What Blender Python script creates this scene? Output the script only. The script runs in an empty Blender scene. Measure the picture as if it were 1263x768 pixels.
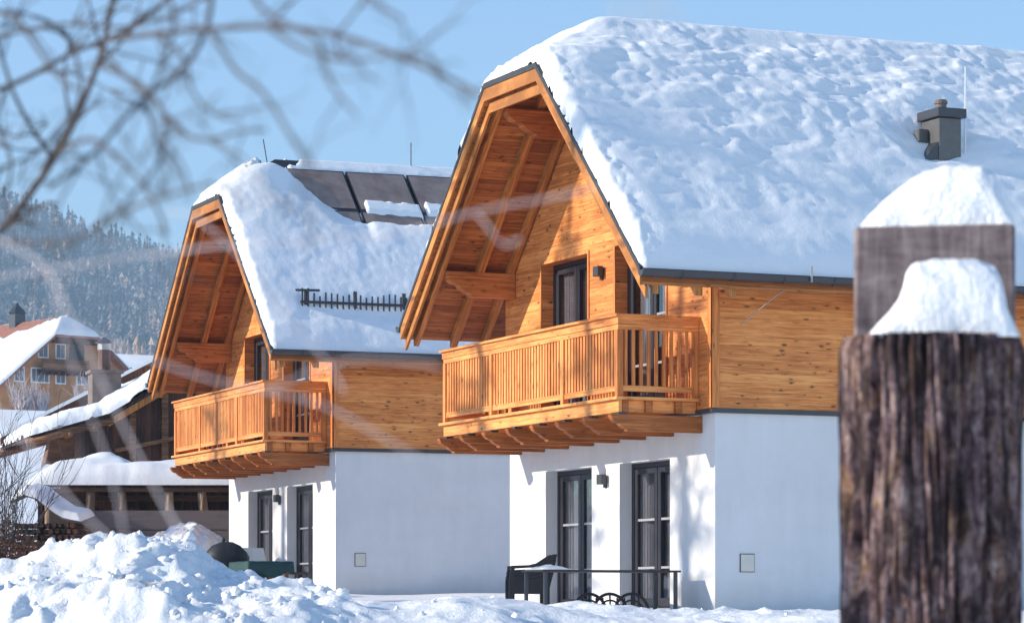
import bpy, math, random
import numpy as np
from mathutils import Vector, Matrix

random.seed(7)
rng = np.random.default_rng(11)
SC = bpy.context.scene
COL = SC.collection
rad = math.radians

# ------------------------------------------------------------------ camera, sky, sun, exposure
FPX, V0, CX = 3800.0, 758.0, 631.5          # focal length in photo pixels, horizon row, centre column
cam_d = bpy.data.cameras.new("camera")
cam = bpy.data.objects.new("camera", cam_d)
COL.objects.link(cam)
cam.location = (0, 0, 0)
cam.rotation_euler = (rad(90), 0, 0)
cam_d.sensor_width = 36.0
cam_d.lens = 36.0 * FPX / 1263.0
cam_d.shift_y = (V0 - 384.0) / 1263.0
cam_d.clip_start = 0.1
cam_d.clip_end = 20000
cam_d.dof.use_dof = True
cam_d.dof.focus_distance = 46.0
cam_d.dof.aperture_fstop = 8.5
SC.camera = cam

SUN_DIR = Vector((-1.041, -0.109, 0.43)).normalized()       # towards the sun
SUN_EL = math.asin(SUN_DIR.z)
world = bpy.data.worlds.new("World")
SC.world = world
world.use_nodes = True
wn = world.node_tree.nodes
wl = world.node_tree.links
sky = wn.new("ShaderNodeTexSky")
sky.sky_type = 'NISHITA'
sky.sun_disc = False
sky.sun_elevation = SUN_EL
sky.sun_rotation = math.atan2(SUN_DIR.x, SUN_DIR.y)
sky.altitude = 2500
sky.air_density = 1.35
sky.dust_density = 0.3
sky.ozone_density = 4.2
bg = wn["Background"]
bg.inputs["Strength"].default_value = 0.15
wl.new(sky.outputs[0], bg.inputs["Color"])

sun_d = bpy.data.lights.new("sun", 'SUN')
sun_d.energy = 5.0
sun_d.angle = rad(0.5)
sun_d.color = (1.0, 0.90, 0.74)
sun = bpy.data.objects.new("sun", sun_d)
COL.objects.link(sun)
sun.location = (-30, 0, 40)
sun.rotation_euler = SUN_DIR.to_track_quat('Z', 'Y').to_euler()

SC.view_settings.view_transform = 'Standard'
SC.view_settings.look = 'None'
SC.view_settings.exposure = 0.62
SC.view_settings.gamma = 1.0
SC.view_settings.use_curve_mapping = False
SC.render.engine = 'CYCLES'
SC.cycles.use_denoising = True
SC.cycles.max_bounces = 6
SC.cycles.diffuse_bounces = 4
SC.cycles.glossy_bounces = 3
SC.cycles.transparent_max_bounces = 8
SC.cycles.volume_bounces = 0

# ------------------------------------------------------------------ helpers: tagging
def tag(o, label=None, cat=None, group=None, kind=None):
    if label: o["label"] = label
    if cat: o["category"] = cat
    if group: o["group"] = group
    if kind: o["kind"] = kind
    return o

def empty(name, loc=(0, 0, 0), rz=0.0):
    o = bpy.data.objects.new(name, None)
    o.empty_display_size = 0.2
    COL.objects.link(o)
    o.location = loc
    o.rotation_euler = (0, 0, rz)
    return o

def kids(o):
    return [c for c in bpy.data.objects if c.parent == o]

def copy_tree(o, parent=None, skip=()):
    c = o.copy()
    COL.objects.link(c)
    c.parent = parent
    for ch in kids(o):
        if ch.name.split('.')[0] in skip: continue
        copy_tree(ch, c, skip)
    return c

def at(u, v, Y):
    """photo pixel at depth Y -> world point"""
    return Vector(((u - CX) * Y / FPX, Y, (V0 - v) * Y / FPX))

# ------------------------------------------------------------------ helpers: mesh
class MB:
    def __init__(s): s.v = []; s.f = []
    def add(s, vs, fs):
        n = len(s.v)
        s.v += [tuple(p) for p in vs]
        s.f += [tuple(i + n for i in f) for f in fs]
        return s
    def box(s, x0, x1, y0, y1, z0, z1):
        return s.hexa([(x0, y0, z0), (x1, y0, z0), (x1, y1, z0), (x0, y1, z0),
                       (x0, y0, z1), (x1, y0, z1), (x1, y1, z1), (x0, y1, z1)])
    def hexa(s, p):
        return s.add(p, [(0, 3, 2, 1), (4, 5, 6, 7), (0, 1, 5, 4), (1, 2, 6, 5), (2, 3, 7, 6), (3, 0, 4, 7)])
    def prism(s, poly, axis, c0, c1):
        """extrude a 2-D polygon along an axis: 'x' poly=(y,z), 'y' poly=(x,z), 'z' poly=(x,y)"""
        def P(p, c):
            return {'x': (c, p[0], p[1]), 'y': (p[0], c, p[1]), 'z': (p[0], p[1], c)}[axis]
        n = len(poly)
        vs = [P(p, c0) for p in poly] + [P(p, c1) for p in poly]
        fs = [tuple(range(n)), tuple(range(2 * n - 1, n - 1, -1))]
        fs += [(i, i + n, (i + 1) % n + n, (i + 1) % n) for i in range(n)]
        return s.add(vs, fs)
    def tube(s, pts, r, n=8, cap=True):
        pts = [Vector(p) for p in pts]
        rs = r if hasattr(r, '__len__') else [r] * len(pts)
        vs = []; fs = []
        up = None
        for i, p in enumerate(pts):
            d = (pts[min(i + 1, len(pts) - 1)] - pts[max(i - 1, 0)])
            d = d.normalized() if d.length > 1e-9 else Vector((0, 0, 1))
            if up is None:
                up = Vector((0, 0, 1)) if abs(d.z) < 0.9 else Vector((1, 0, 0))
            a = d.cross(up)
            if a.length < 1e-6: a = d.cross(Vector((0, 1, 0)))
            a.normalize()
            b = a.cross(d).normalized()
            up = b
            for k in range(n):
                t = 2 * math.pi * k / n
                vs.append(p + (a * math.cos(t) + b * math.sin(t)) * rs[i])
        for i in range(len(pts) - 1):
            for k in range(n):
                k2 = (k + 1) % n
                fs.append((i * n + k, i * n + k2, (i + 1) * n + k2, (i + 1) * n + k))
        if cap:
            fs.append(tuple(range(n - 1, -1, -1)))
            fs.append(tuple((len(pts) - 1) * n + k for k in range(n)))
        return s.add(vs, fs)
    def build(s, name, mat, parent=None, smooth=False, bevel=0.0):
        me = bpy.data.meshes.new(name)
        me.from_pydata(s.v, [], s.f)
        import bmesh
        bm = bmesh.new(); bm.from_mesh(me)
        bmesh.ops.recalc_face_normals(bm, faces=bm.faces)
        bm.to_mesh(me); bm.free()
        for m in (mat if isinstance(mat, (list, tuple)) else [mat]): me.materials.append(m)
        if smooth:
            me.polygons.foreach_set("use_smooth", [True] * len(me.polygons))
        o = bpy.data.objects.new(name, me)
        COL.objects.link(o)
        if parent is not None: o.parent = parent
        if bevel:
            m = o.modifiers.new("edge", 'BEVEL'); m.width = bevel; m.segments = 1; m.limit_method = 'ANGLE'
        return o

def raw_mesh(name, verts, faces, mat, parent=None, smooth=True, mat_idx=None):
    me = bpy.data.meshes.new(name)
    me.from_pydata([tuple(v) for v in verts], [], [tuple(f) for f in faces])
    for m in (mat if isinstance(mat, (list, tuple)) else [mat]): me.materials.append(m)
    if mat_idx is not None: me.polygons.foreach_set("material_index", mat_idx)
    if smooth: me.polygons.foreach_set("use_smooth", [True] * len(me.polygons))
    me.update()
    o = bpy.data.objects.new(name, me)
    COL.objects.link(o)
    if parent is not None: o.parent = parent
    return o

# numpy gradient noise ------------------------------------------------
_P = np.concatenate([rng.permutation(256)] * 2)
_G = np.stack([np.cos(np.arange(256) * 2.39996), np.sin(np.arange(256) * 2.39996)], 1)
def perlin(x, y):
    x = np.asarray(x, float); y = np.asarray(y, float)
    xi = np.floor(x).astype(int); yi = np.floor(y).astype(int)
    xf = x - xi; yf = y - yi
    u = xf ** 3 * (xf * (xf * 6 - 15) + 10); w = yf ** 3 * (yf * (yf * 6 - 15) + 10)
    def g(ix, iy, dx, dy):
        h = _P[(_P[ix & 255] + iy) & 255]
        return _G[h, 0] * dx + _G[h, 1] * dy
    a = g(xi, yi, xf, yf); b = g(xi + 1, yi, xf - 1, yf)
    c = g(xi, yi + 1, xf, yf - 1); d = g(xi + 1, yi + 1, xf - 1, yf - 1)
    return ((a + u * (b - a)) * (1 - w) + (c + u * (d - c)) * w) * 1.4
def fbm(x, y, o=4, gain=0.5, lac=2.03):
    s = 0; a = 1.0
    for i in range(o):
        s = s + a * perlin(x + 17.3 * i, y - 9.1 * i); x = x * lac; y = y * lac; a *= gain
    return s
def billow(x, y, o=4, gain=0.5):
    s = 0; a = 1.0
    for i in range(o):
        s = s + a * np.abs(perlin(x + 31.7 * i, y + 5.3 * i)); x = x * 2.05; y = y * 2.05; a *= gain
    return s
def cells(x, y, seed=0):
    """distance to nearest random point (worley)"""
    xi = np.floor(x).astype(int); yi = np.floor(y).astype(int)
    best = np.full(np.shape(x), 9.0); val = np.zeros(np.shape(x))
    for i in (-1, 0, 1):
        for j in (-1, 0, 1):
            h = _P[(_P[(xi + i + seed) & 255] + yi + j) & 255]
            px = xi + i + (h * 0.6180339) % 1.0; py = yi + j + (h * 0.7548777) % 1.0
            d = np.hypot(px - x, py - y)
            m = d < best
            best = np.where(m, d, best); val = np.where(m, (h * 0.3819) % 1.0, val)
    return best, val
def sstep(a, b, x):
    t = np.clip((x - a) / (b - a), 0, 1)
    return t * t * (3 - 2 * t)

def grid_mesh(name, X, Y, Z, mat, parent=None, keep=None, skirt=None):
    """height field; X,Y,Z are (n,m) arrays; keep masks vertices; skirt = array of lower heights to close the border"""
    n, m = X.shape
    V = np.stack([X.ravel(), Y.ravel(), Z.ravel()], 1)
    idx = np.arange(n * m).reshape(n, m)
    q = np.stack([idx[:-1, :-1], idx[1:, :-1], idx[1:, 1:], idx[:-1, 1:]], -1).reshape(-1, 4)
    if keep is not None:
        k = keep.ravel()
        q = q[k[q].any(1)]
        used = np.unique(q)
        mp = -np.ones(n * m, int); mp[used] = np.arange(len(used))
        V = V[used]; q = mp[q]
    o = raw_mesh(name, V, q, mat, parent)
    return o

# ------------------------------------------------------------------ helpers: materials
class NT:
    def __init__(s, name):
        s.m = bpy.data.materials.new(name); s.m.use_nodes = True
        s.t = s.m.node_tree; s.n = s.t.nodes; s.l = s.t.links
        s.bsdf = s.n["Principled BSDF"]; s.out = s.n["Material Output"]
    def _in(s, sock, v):
        if v is None: return
        if hasattr(v, 'is_output'): s.l.new(v, sock)
        else: sock.default_value = v
    def math(s, op, a, b=None, c=None, clamp=False):
        n = s.n.new("ShaderNodeMath"); n.operation = op; n.use_clamp = clamp
        s._in(n.inputs[0], a); s._in(n.inputs[1], b); s._in(n.inputs[2], c)
        return n.outputs[0]
    def coord(s, kind="Object"):
        n = s.n.new("ShaderNodeTexCoord"); return n.outputs[kind]
    def sep(s, v):
        n = s.n.new("ShaderNodeSeparateXYZ"); s.l.new(v, n.inputs[0]); return n.outputs
    def comb(s, x, y, z=0.0):
        n = s.n.new("ShaderNodeCombineXYZ")
        s._in(n.inputs[0], x); s._in(n.inputs[1], y); s._in(n.inputs[2], z); return n.outputs[0]
    def noise(s, vec, scale, detail=3.0, rough=0.5, dist=0.0):
        n = s.n.new("ShaderNodeTexNoise")
        if vec is not None: s.l.new(vec, n.inputs["Vector"])
        s._in(n.inputs["Scale"], scale); n.inputs["Detail"].default_value = detail
        n.inputs["Roughness"].default_value = rough; n.inputs["Distortion"].default_value = dist
        return n.outputs[0]
    def voro(s, vec, scale, rnd=1.0, out="Distance"):
        n = s.n.new("ShaderNodeTexVoronoi")
        s.l.new(vec, n.inputs["Vector"]); s._in(n.inputs["Scale"], scale); n.inputs["Randomness"].default_value = rnd
        return n.outputs[out]
    def white(s, v):
        n = s.n.new("ShaderNodeTexWhiteNoise"); n.noise_dimensions = '1D'; s._in(n.inputs["W"], v); return n.outputs[0]
    def ramp(s, fac, stops, interp='LINEAR'):
        n = s.n.new("ShaderNodeValToRGB"); n.color_ramp.interpolation = interp
        e = n.color_ramp.elements
        while len(e) < len(stops): e.new(0.5)
        for k, (p, c) in enumerate(stops):
            e[k].position = p; e[k].color = (*c, 1) if len(c) == 3 else c
        s.l.new(fac, n.inputs[0]); return n.outputs[0]
    def maprange(s, v, a, b, c=0.0, d=1.0, smooth=False):
        n = s.n.new("ShaderNodeMapRange"); n.clamp = True
        if smooth: n.interpolation_type = 'SMOOTHSTEP'
        s._in(n.inputs[0], v); s._in(n.inputs[1], a); s._in(n.inputs[2], b); s._in(n.inputs[3], c); s._in(n.inputs[4], d)
        return n.outputs[0]
    def mix(s, f, a, b, mode='MIX'):
        n = s.n.new("ShaderNodeMix"); n.data_type = 'RGBA'; n.blend_type = mode
        s._in(n.inputs[0], f)
        s._in(n.inputs[6], (*a, 1) if isinstance(a, tuple) and len(a) == 3 else a)
        s._in(n.inputs[7], (*b, 1) if isinstance(b, tuple) and len(b) == 3 else b)
        return n.outputs[2]
    def bump(s, h, strength=0.3, dist=0.02):
        n = s.n.new("ShaderNodeBump"); n.inputs["Strength"].default_value = strength
        n.inputs["Distance"].default_value = dist; s.l.new(h, n.inputs["Height"])
        s.l.new(n.outputs[0], s.bsdf.inputs["Normal"]); return n
    def base(s, c):
        s._in(s.bsdf.inputs["Base Color"], (*c, 1) if isinstance(c, tuple) and len(c) == 3 else c)
    def set(s, rough=0.6, metal=0.0, spec=0.4):
        s._in(s.bsdf.inputs["Roughness"], rough); s.bsdf.inputs["Metallic"].default_value = metal
        s.bsdf.inputs["Specular IOR Level"].default_value = spec
        return s.m

def plain(name, c, rough=0.6, metal=0.0, spec=0.4, var=0.12, scale=6.0, bump=0.0):
    t = NT(name)
    nz = t.noise(t.coord(), scale, 4, 0.6)
    f = t.maprange(nz, 0.3, 0.7, 1 - var, 1 + var)
    t.base(t.mix(1.0, c, t.comb(f, f, f), 'MULTIPLY'))
    if bump: t.bump(t.noise(t.coord(), scale * 6, 3, 0.6), bump, 0.01)
    return t.set(rough, metal, spec)

def wood(name, kind, light=(0.90, 0.375, 0.115), dark=(0.62, 0.205, 0.052), width=0.13, knots=1.0, seam=1.0, grain=1.0, gray=0.0, rough=0.62):
    """kind: 'h' grain horizontal boards stacked in z; 'v' grain vertical; 'soffit' boards along x; 'rafter' grain along z"""
    t = NT(name)
    co = t.sep(t.coord())
    xy = t.math('ADD', co[0], co[1])
    if kind == 'h': u, v, w = xy, co[2], t.math('SUBTRACT', co[0], co[1])
    elif kind == 'v': u, v, w = co[2], xy, t.math('SUBTRACT', co[0], co[1])
    elif kind == 'soffit': u, v, w = co[0], t.math('MULTIPLY', co[2], 1.35), 0.0
    else: u, v, w = co[2], co[0], co[1]
    vb = t.math('DIVIDE', v, width)
    idx = t.math('FLOOR', vb)
    fr = t.math('FRACT', vb)
    r1 = t.white(idx)
    r2 = t.white(t.math('ADD', idx, 37.7))
    uo = t.math('MULTIPLY_ADD', r1, 23.0, u)
    wz = w if not isinstance(w, float) else 0.0
    # soft long grain warped around knots
    kv = t.comb(t.math('MULTIPLY', uo, 4.2), t.math('MULTIPLY', v, 10.0), t.math('MULTIPLY', r2, 9.0))
    kd = t.voro(kv, 1.0)
    ksz = t.noise(kv, 0.9, 1)
    knot = t.maprange(kd, 0.05, t.maprange(ksz, 0.36, 0.62, 0.06, 0.27), 1.0, 0.0, True)
    halo = t.math('MULTIPLY', t.maprange(kd, 0.05, 0.45, 1.0, 0.0, True), t.maprange(ksz, 0.38, 0.6, 0.25, 1.0))
    gv = t.comb(t.math('MULTIPLY', uo, 0.9), t.math('MULTIPLY_ADD', halo, 0.8, t.math('MULTIPLY', v, 26.0)), wz)
    g1 = t.noise(gv, 1.0, 5, 0.62, 0.6)
    g2 = t.noise(t.comb(t.math('MULTIPLY', uo, 3.0), t.math('MULTIPLY', v, 130.0), wz), 1.0, 3, 0.6)
    g3 = t.noise(t.coord(), 0.7, 4, 0.6)
    f = t.math('ADD', t.math('MULTIPLY_ADD', t.math('SUBTRACT', g1, 0.5), 1.05 * grain, 0.26), t.math('MULTIPLY_ADD', t.math('SUBTRACT', g2, .5), 0.55 * grain, .2))
    f = t.math('MULTIPLY_ADD', t.math('SUBTRACT', r1, 0.5), 0.24, f)
    f = t.math('MULTIPLY_ADD', t.math('SUBTRACT', g3, 0.5), 0.55, f)
    mid = tuple((a + b) / 2 for a, b in zip(light, dark))
    c = t.ramp(f, [(0.24, tuple(x * .72 for x in dark)), (0.36, dark), (0.50, mid), (0.62, light), (0.76, tuple(min(.9, x * 1.12) for x in light))])
    c = t.mix(t.math('MULTIPLY', halo, 0.50 * knots), c, tuple(x * 0.62 for x in dark))
    c = t.mix(t.math('MULTIPLY', knot, 0.85 * knots), c, (0.055, 0.022, 0.010))
    if gray:
        c = t.mix(t.maprange(t.noise(t.coord(), 2.3, 4), 0.35, 0.7, gray * 0.5, gray), c, (0.17, 0.14, 0.135))
    sm = t.maprange(t.math('ABSOLUTE', t.math('SUBTRACT', fr, 0.5)), 0.482, 0.497, 0.0, seam)
    c = t.mix(t.math('MULTIPLY', sm, 0.55), c, tuple(x * 0.3 for x in dark))
    t.base(c)
    h = t.math('SUBTRACT', t.math('MULTIPLY', g2, 0.35), sm)
    t.bump(h, 0.45, 0.006)
    return t.set(rough, 0, 0.3)

def snow_mat(name, fine=1.0, dirt=()):
    t = NT(name)
    co = t.coord()
    n1 = t.noise(co, 3.0, 5, 0.6)
    t.base(t.mix(t.maprange(n1, 0.3, 0.7), (0.87, 0.88, 0.895), (0.91, 0.91, 0.912)))
    n2 = t.noise(co, 16.0, 5, 0.68)
    if dirt:
        c0 = t.mix(t.maprange(n1, 0.3, 0.7), (0.80, 0.815, 0.84), (0.87, 0.875, 0.88))
        p = t.sep(co); dn = t.noise(co, 7.0, 5, .7)
        for (dx, dy, r) in dirt:
            q = t.math('SQRT', t.math('ADD', t.math('POWER', t.math('SUBTRACT', p[0], dx), 2.0), t.math('POWER', t.math('SUBTRACT', p[1], dy), 2.0)))
            k = t.maprange(t.math('MULTIPLY_ADD', dn, -1.4 * r, q), -.1 * r, -.45 * r, 0, .75)
            c0 = t.mix(k, c0, (.26, .21, .17))
        c0 = t.mix(t.maprange(t.noise(co, 38.0, 2, .5), .70, .76, 0, .45), c0, (.30, .25, .21))
        t.base(c0)
    n3 = t.noise(co, 90.0, 3, 0.7)
    t.bump(t.math('MULTIPLY_ADD', n3, 0.30, n2), 0.55 * fine, 0.035)
    return t.set(0.6, 0, 0.25)

M = {}
M['wall_wood'] = wood('larch_cladding', 'h')
M['wood_h'] = wood('larch_rail', 'h', width=0.45, knots=0.8, seam=0.0)
M['wood_v'] = wood('larch_post', 'v', width=0.31, knots=0.7, seam=0.0)
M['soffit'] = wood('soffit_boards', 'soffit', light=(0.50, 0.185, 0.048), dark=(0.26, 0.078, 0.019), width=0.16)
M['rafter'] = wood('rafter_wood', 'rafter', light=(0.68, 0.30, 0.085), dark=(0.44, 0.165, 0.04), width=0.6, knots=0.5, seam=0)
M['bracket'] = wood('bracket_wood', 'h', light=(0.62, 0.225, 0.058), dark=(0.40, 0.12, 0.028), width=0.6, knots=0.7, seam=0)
M['old_wood'] = wood('old_barn_boards', 'v', light=(0.13, 0.050, 0.026), dark=(0.040, 0.016, 0.011), width=0.19, knots=0.6)
M['old_wood_h'] = wood('old_barn_beam', 'h', light=(0.30, 0.14, 0.07), dark=(0.13, 0.06, 0.032), width=0.4, knots=0.6, seam=0)
M['gray_boards'] = wood('grey_fence_boards', 'h', light=(0.20, 0.14, 0.125), dark=(0.10, 0.066, 0.06), width=0.5, knots=0.4, gray=0.9)
M['post_wood'] = wood('peeled_log', 'v', light=(0.50, 0.34, 0.22), dark=(0.26, 0.16, 0.10), width=0.4, knots=0.5, seam=0.0)
M['snow'] = snow_mat('snow')
M['snow_soft'] = snow_mat('soft_snow', 0.5)
M['snow_bank'] = snow_mat('ploughed_snow', 1.2, ((-3.42, 28.4, .42), (-4.15, 28.7, .30), (-1.9, 28.9, .25)))
M['snow_roof'] = snow_mat('roof_snow', 0.5)
M['roofing'] = plain('dark_roofing', (0.035, 0.037, 0.045), 0.55, var=0.25, scale=9)
M['metal'] = plain('anthracite_metal', (0.055, 0.058, 0.068), 0.38, 0.3, 0.5, 0.1)
M['metal_l'] = plain('grey_sheet_metal', (0.115, 0.112, 0.112), 0.45, 0.3, 0.5, 0.12)
M['zinc'] = plain('galvanised_metal', (0.36, 0.35, 0.35), 0.4, 0.6, 0.5, 0.1)
M['frame'] = plain('dark_window_frame', (0.022, 0.021, 0.030), 0.45, var=0.1)
M['bar'] = plain('glazing_bar', (0.34, 0.34, 0.37), 0.4, var=0.05)
M['plastic'] = plain('dark_wicker', (0.030, 0.024, 0.026), 0.5, var=0.25, scale=30, bump=0.2)
M['cover'] = plain('black_cover', (0.018, 0.018, 0.022), 0.55, var=0.3, scale=9, bump=0.3)
M['green_cloth'] = plain('green_table_cloth', (0.018, 0.060, 0.058), 0.7, var=0.2)
M['tile'] = plain('red_roof_tiles', (0.30, 0.125, 0.085), 0.75, var=0.3, scale=3)
M['meter'] = plain('meter_box_cream', (0.66, 0.62, 0.56), 0.5, var=0.05)
M['white_rod'] = plain('white_rod', (0.75, 0.76, 0.78), 0.4, var=0.03)
M['bark'] = plain('twig_bark', (0.060, 0.050, 0.050), 0.75, var=0.3, scale=14, bump=0.3)
M['twig'] = plain('sunlit_frosted_twig', (0.46, 0.42, 0.45), 0.75, var=0.25, scale=14)  # frost on the far shrubs; on the near tree, sunlight put into the colour
M['red_twig'] = plain('russet_twig', (0.20, 0.085, 0.045), 0.8, var=0.4, scale=4)
M['stone'] = plain('chimney_render', (0.17, 0.135, 0.125), 0.85, var=0.25, scale=4, bump=0.3)
M['white_paint'] = plain('white_paint', (0.75, 0.76, 0.77), 0.6, var=0.06)

def plaster(name, c, var=0.05):
    t = NT(name)
    n = t.noise(t.coord(), 0.9, 5, 0.62)
    f = t.maprange(n, 0.3, 0.7, 1 - var, 1 + var)
    s = t.noise(t.coord(), 5.0, 4, 0.6)
    f = t.math('MULTIPLY', f, t.maprange(s, 0.3, 0.7, 0.985, 1.015))
    z = t.sep(t.coord())[2]                      # splash dirt near the ground
    d = t.maprange(t.math('MULTIPLY_ADD', n, 0.5, z), 0.25, 0.75, 0.90, 1.0)
    f = t.math('MULTIPLY', f, d)
    st = t.noise(t.comb(t.math('MULTIPLY', t.math('ADD', t.sep(t.coord())[0], t.sep(t.coord())[1]), 5.0), t.math('MULTIPLY', z, .5), 0.0), 1.0, 4, .6)
    f = t.math('MULTIPLY', f, t.maprange(st, .35, .7, 1.0, .955))
    cc = t.mix(1.0, c, t.comb(f, f, f), 'MULTIPLY')
    t.base(t.mix(t.maprange(t.math('MULTIPLY_ADD', n, 1.1, z), .5, 1.25, .35, 0.0), cc, (.52, .49, .46)))
    t.bump(t.math('MULTIPLY_ADD', t.noise(t.coord(), 9, 3, .6), 1.5, t.noise(t.coord(), 90, 3, 0.65)), 0.5, 0.006)
    return t.set(0.85, 0, 0.2)
M['plaster'] = plaster('white_plaster', (0.72, 0.715, 0.73))
M['ochre'] = plaster('ochre_plaster', (0.50, 0.235, 0.105), 0.2)

def glass_mat():
    t = NT('window_glass')
    tr = t.n.new("ShaderNodeBsdfTransparent"); tr.inputs[0].default_value = (0.86, 0.88, 0.90, 1)
    gl = t.n.new("ShaderNodeBsdfGlossy"); gl.inputs["Roughness"].default_value = 0.03
    fr = t.n.new("ShaderNodeFresnel"); fr.inputs[0].default_value = 1.5
    mx = t.n.new("ShaderNodeMixShader")
    geo = t.n.new("ShaderNodeNewGeometry")
    t.l.new(t.math('MULTIPLY', t.math('MULTIPLY_ADD', fr.outputs[0], 1.5, 0.03), t.math('SUBTRACT', 1.0, geo.outputs["Backfacing"])), mx.inputs[0])
    t.l.new(tr.outputs[0], mx.inputs[1]); t.l.new(gl.outputs[0], mx.inputs[2])
    t.l.new(mx.outputs[0], t.out.inputs[0])
    return t.m
M['glass'] = glass_mat()
M['curtain'] = plain('grey_curtain', (0.26, 0.235, 0.25), 0.8, var=0.05)
M['dark_room'] = plain('dark_interior', (0.05, 0.045, 0.05), 0.8)

def panel_mat():
    t = NT('solar_panel_glass')
    n = t.noise(t.coord(), 3.0, 5, 0.65)
    t.base(t.mix(t.maprange(n, 0.35, 0.7), (.22, .155, .13), (.36, .27, .235)))  # glare put into the panel colour as a lighter brown-grey
    return t.set(0.35, 0, 0.5)
M['panel'] = panel_mat()

# ------------------------------------------------------------------ terrain
TH1, TH2, THB = rad(23.2), rad(21.6), rad(17.0)
C1 = Vector(((882 - CX) * 43 / FPX, 43, 0.0))
C2 = Vector(((414 - CX) * 59.5 / FPX, 59.5, 0.34))

def terrain(X, Y):
    ys = [-200, 0, 22, 27, 33, 42, 52, 60, 68, 80, 100, 220, 300, 420, 700, 1100, 1500, 2600, 3200, 5000]
    zs = [-1.2, -1.2, -1.15, -0.9, -0.12, 0.02, 0.22, 0.42, 0.75, 1.3, 3.0, 14.6, 16.5, 22, 44, 84, 128, 352, 312, 200]
    z = np.interp(Y, ys, zs)
    far = sstep(1200, 1700, Y)
    z = z + far * (-0.40 * (X + 432)) * np.clip((Y - 1250) / 1350, 0, 1)          # the ridge falls to the right
    z = z + far * fbm(X / 330, Y / 330, 4) * 11
    mid = sstep(75, 140, Y) * (1 - far)
    z = z + mid * fbm(X / 45, Y / 45, 3) * 0.5 + sstep(85, 200, Y) * (1 - far) * (-X - 30) * 0.012
    return z + fbm(X / 3.0, Y / 3.0, 3) * 0.05 * (1 - sstep(100, 300, Y))

yy = np.concatenate([np.linspace(-40, 20, 25), np.linspace(21, 100, 130), np.geomspace(102, 5200, 150)])
tt = np.linspace(-1, 1, 161)
Xg = (np.sign(tt) * np.abs(tt) ** 1.6)[None, :] * (40 + 0.36 * np.maximum(yy, 0))[:, None]
Yg = np.repeat(yy[:, None], 161, 1)
ground = grid_mesh("ground", Xg, Yg, terrain(Xg, Yg), M['snow_soft'])
tag(ground, kind="structure")

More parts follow.
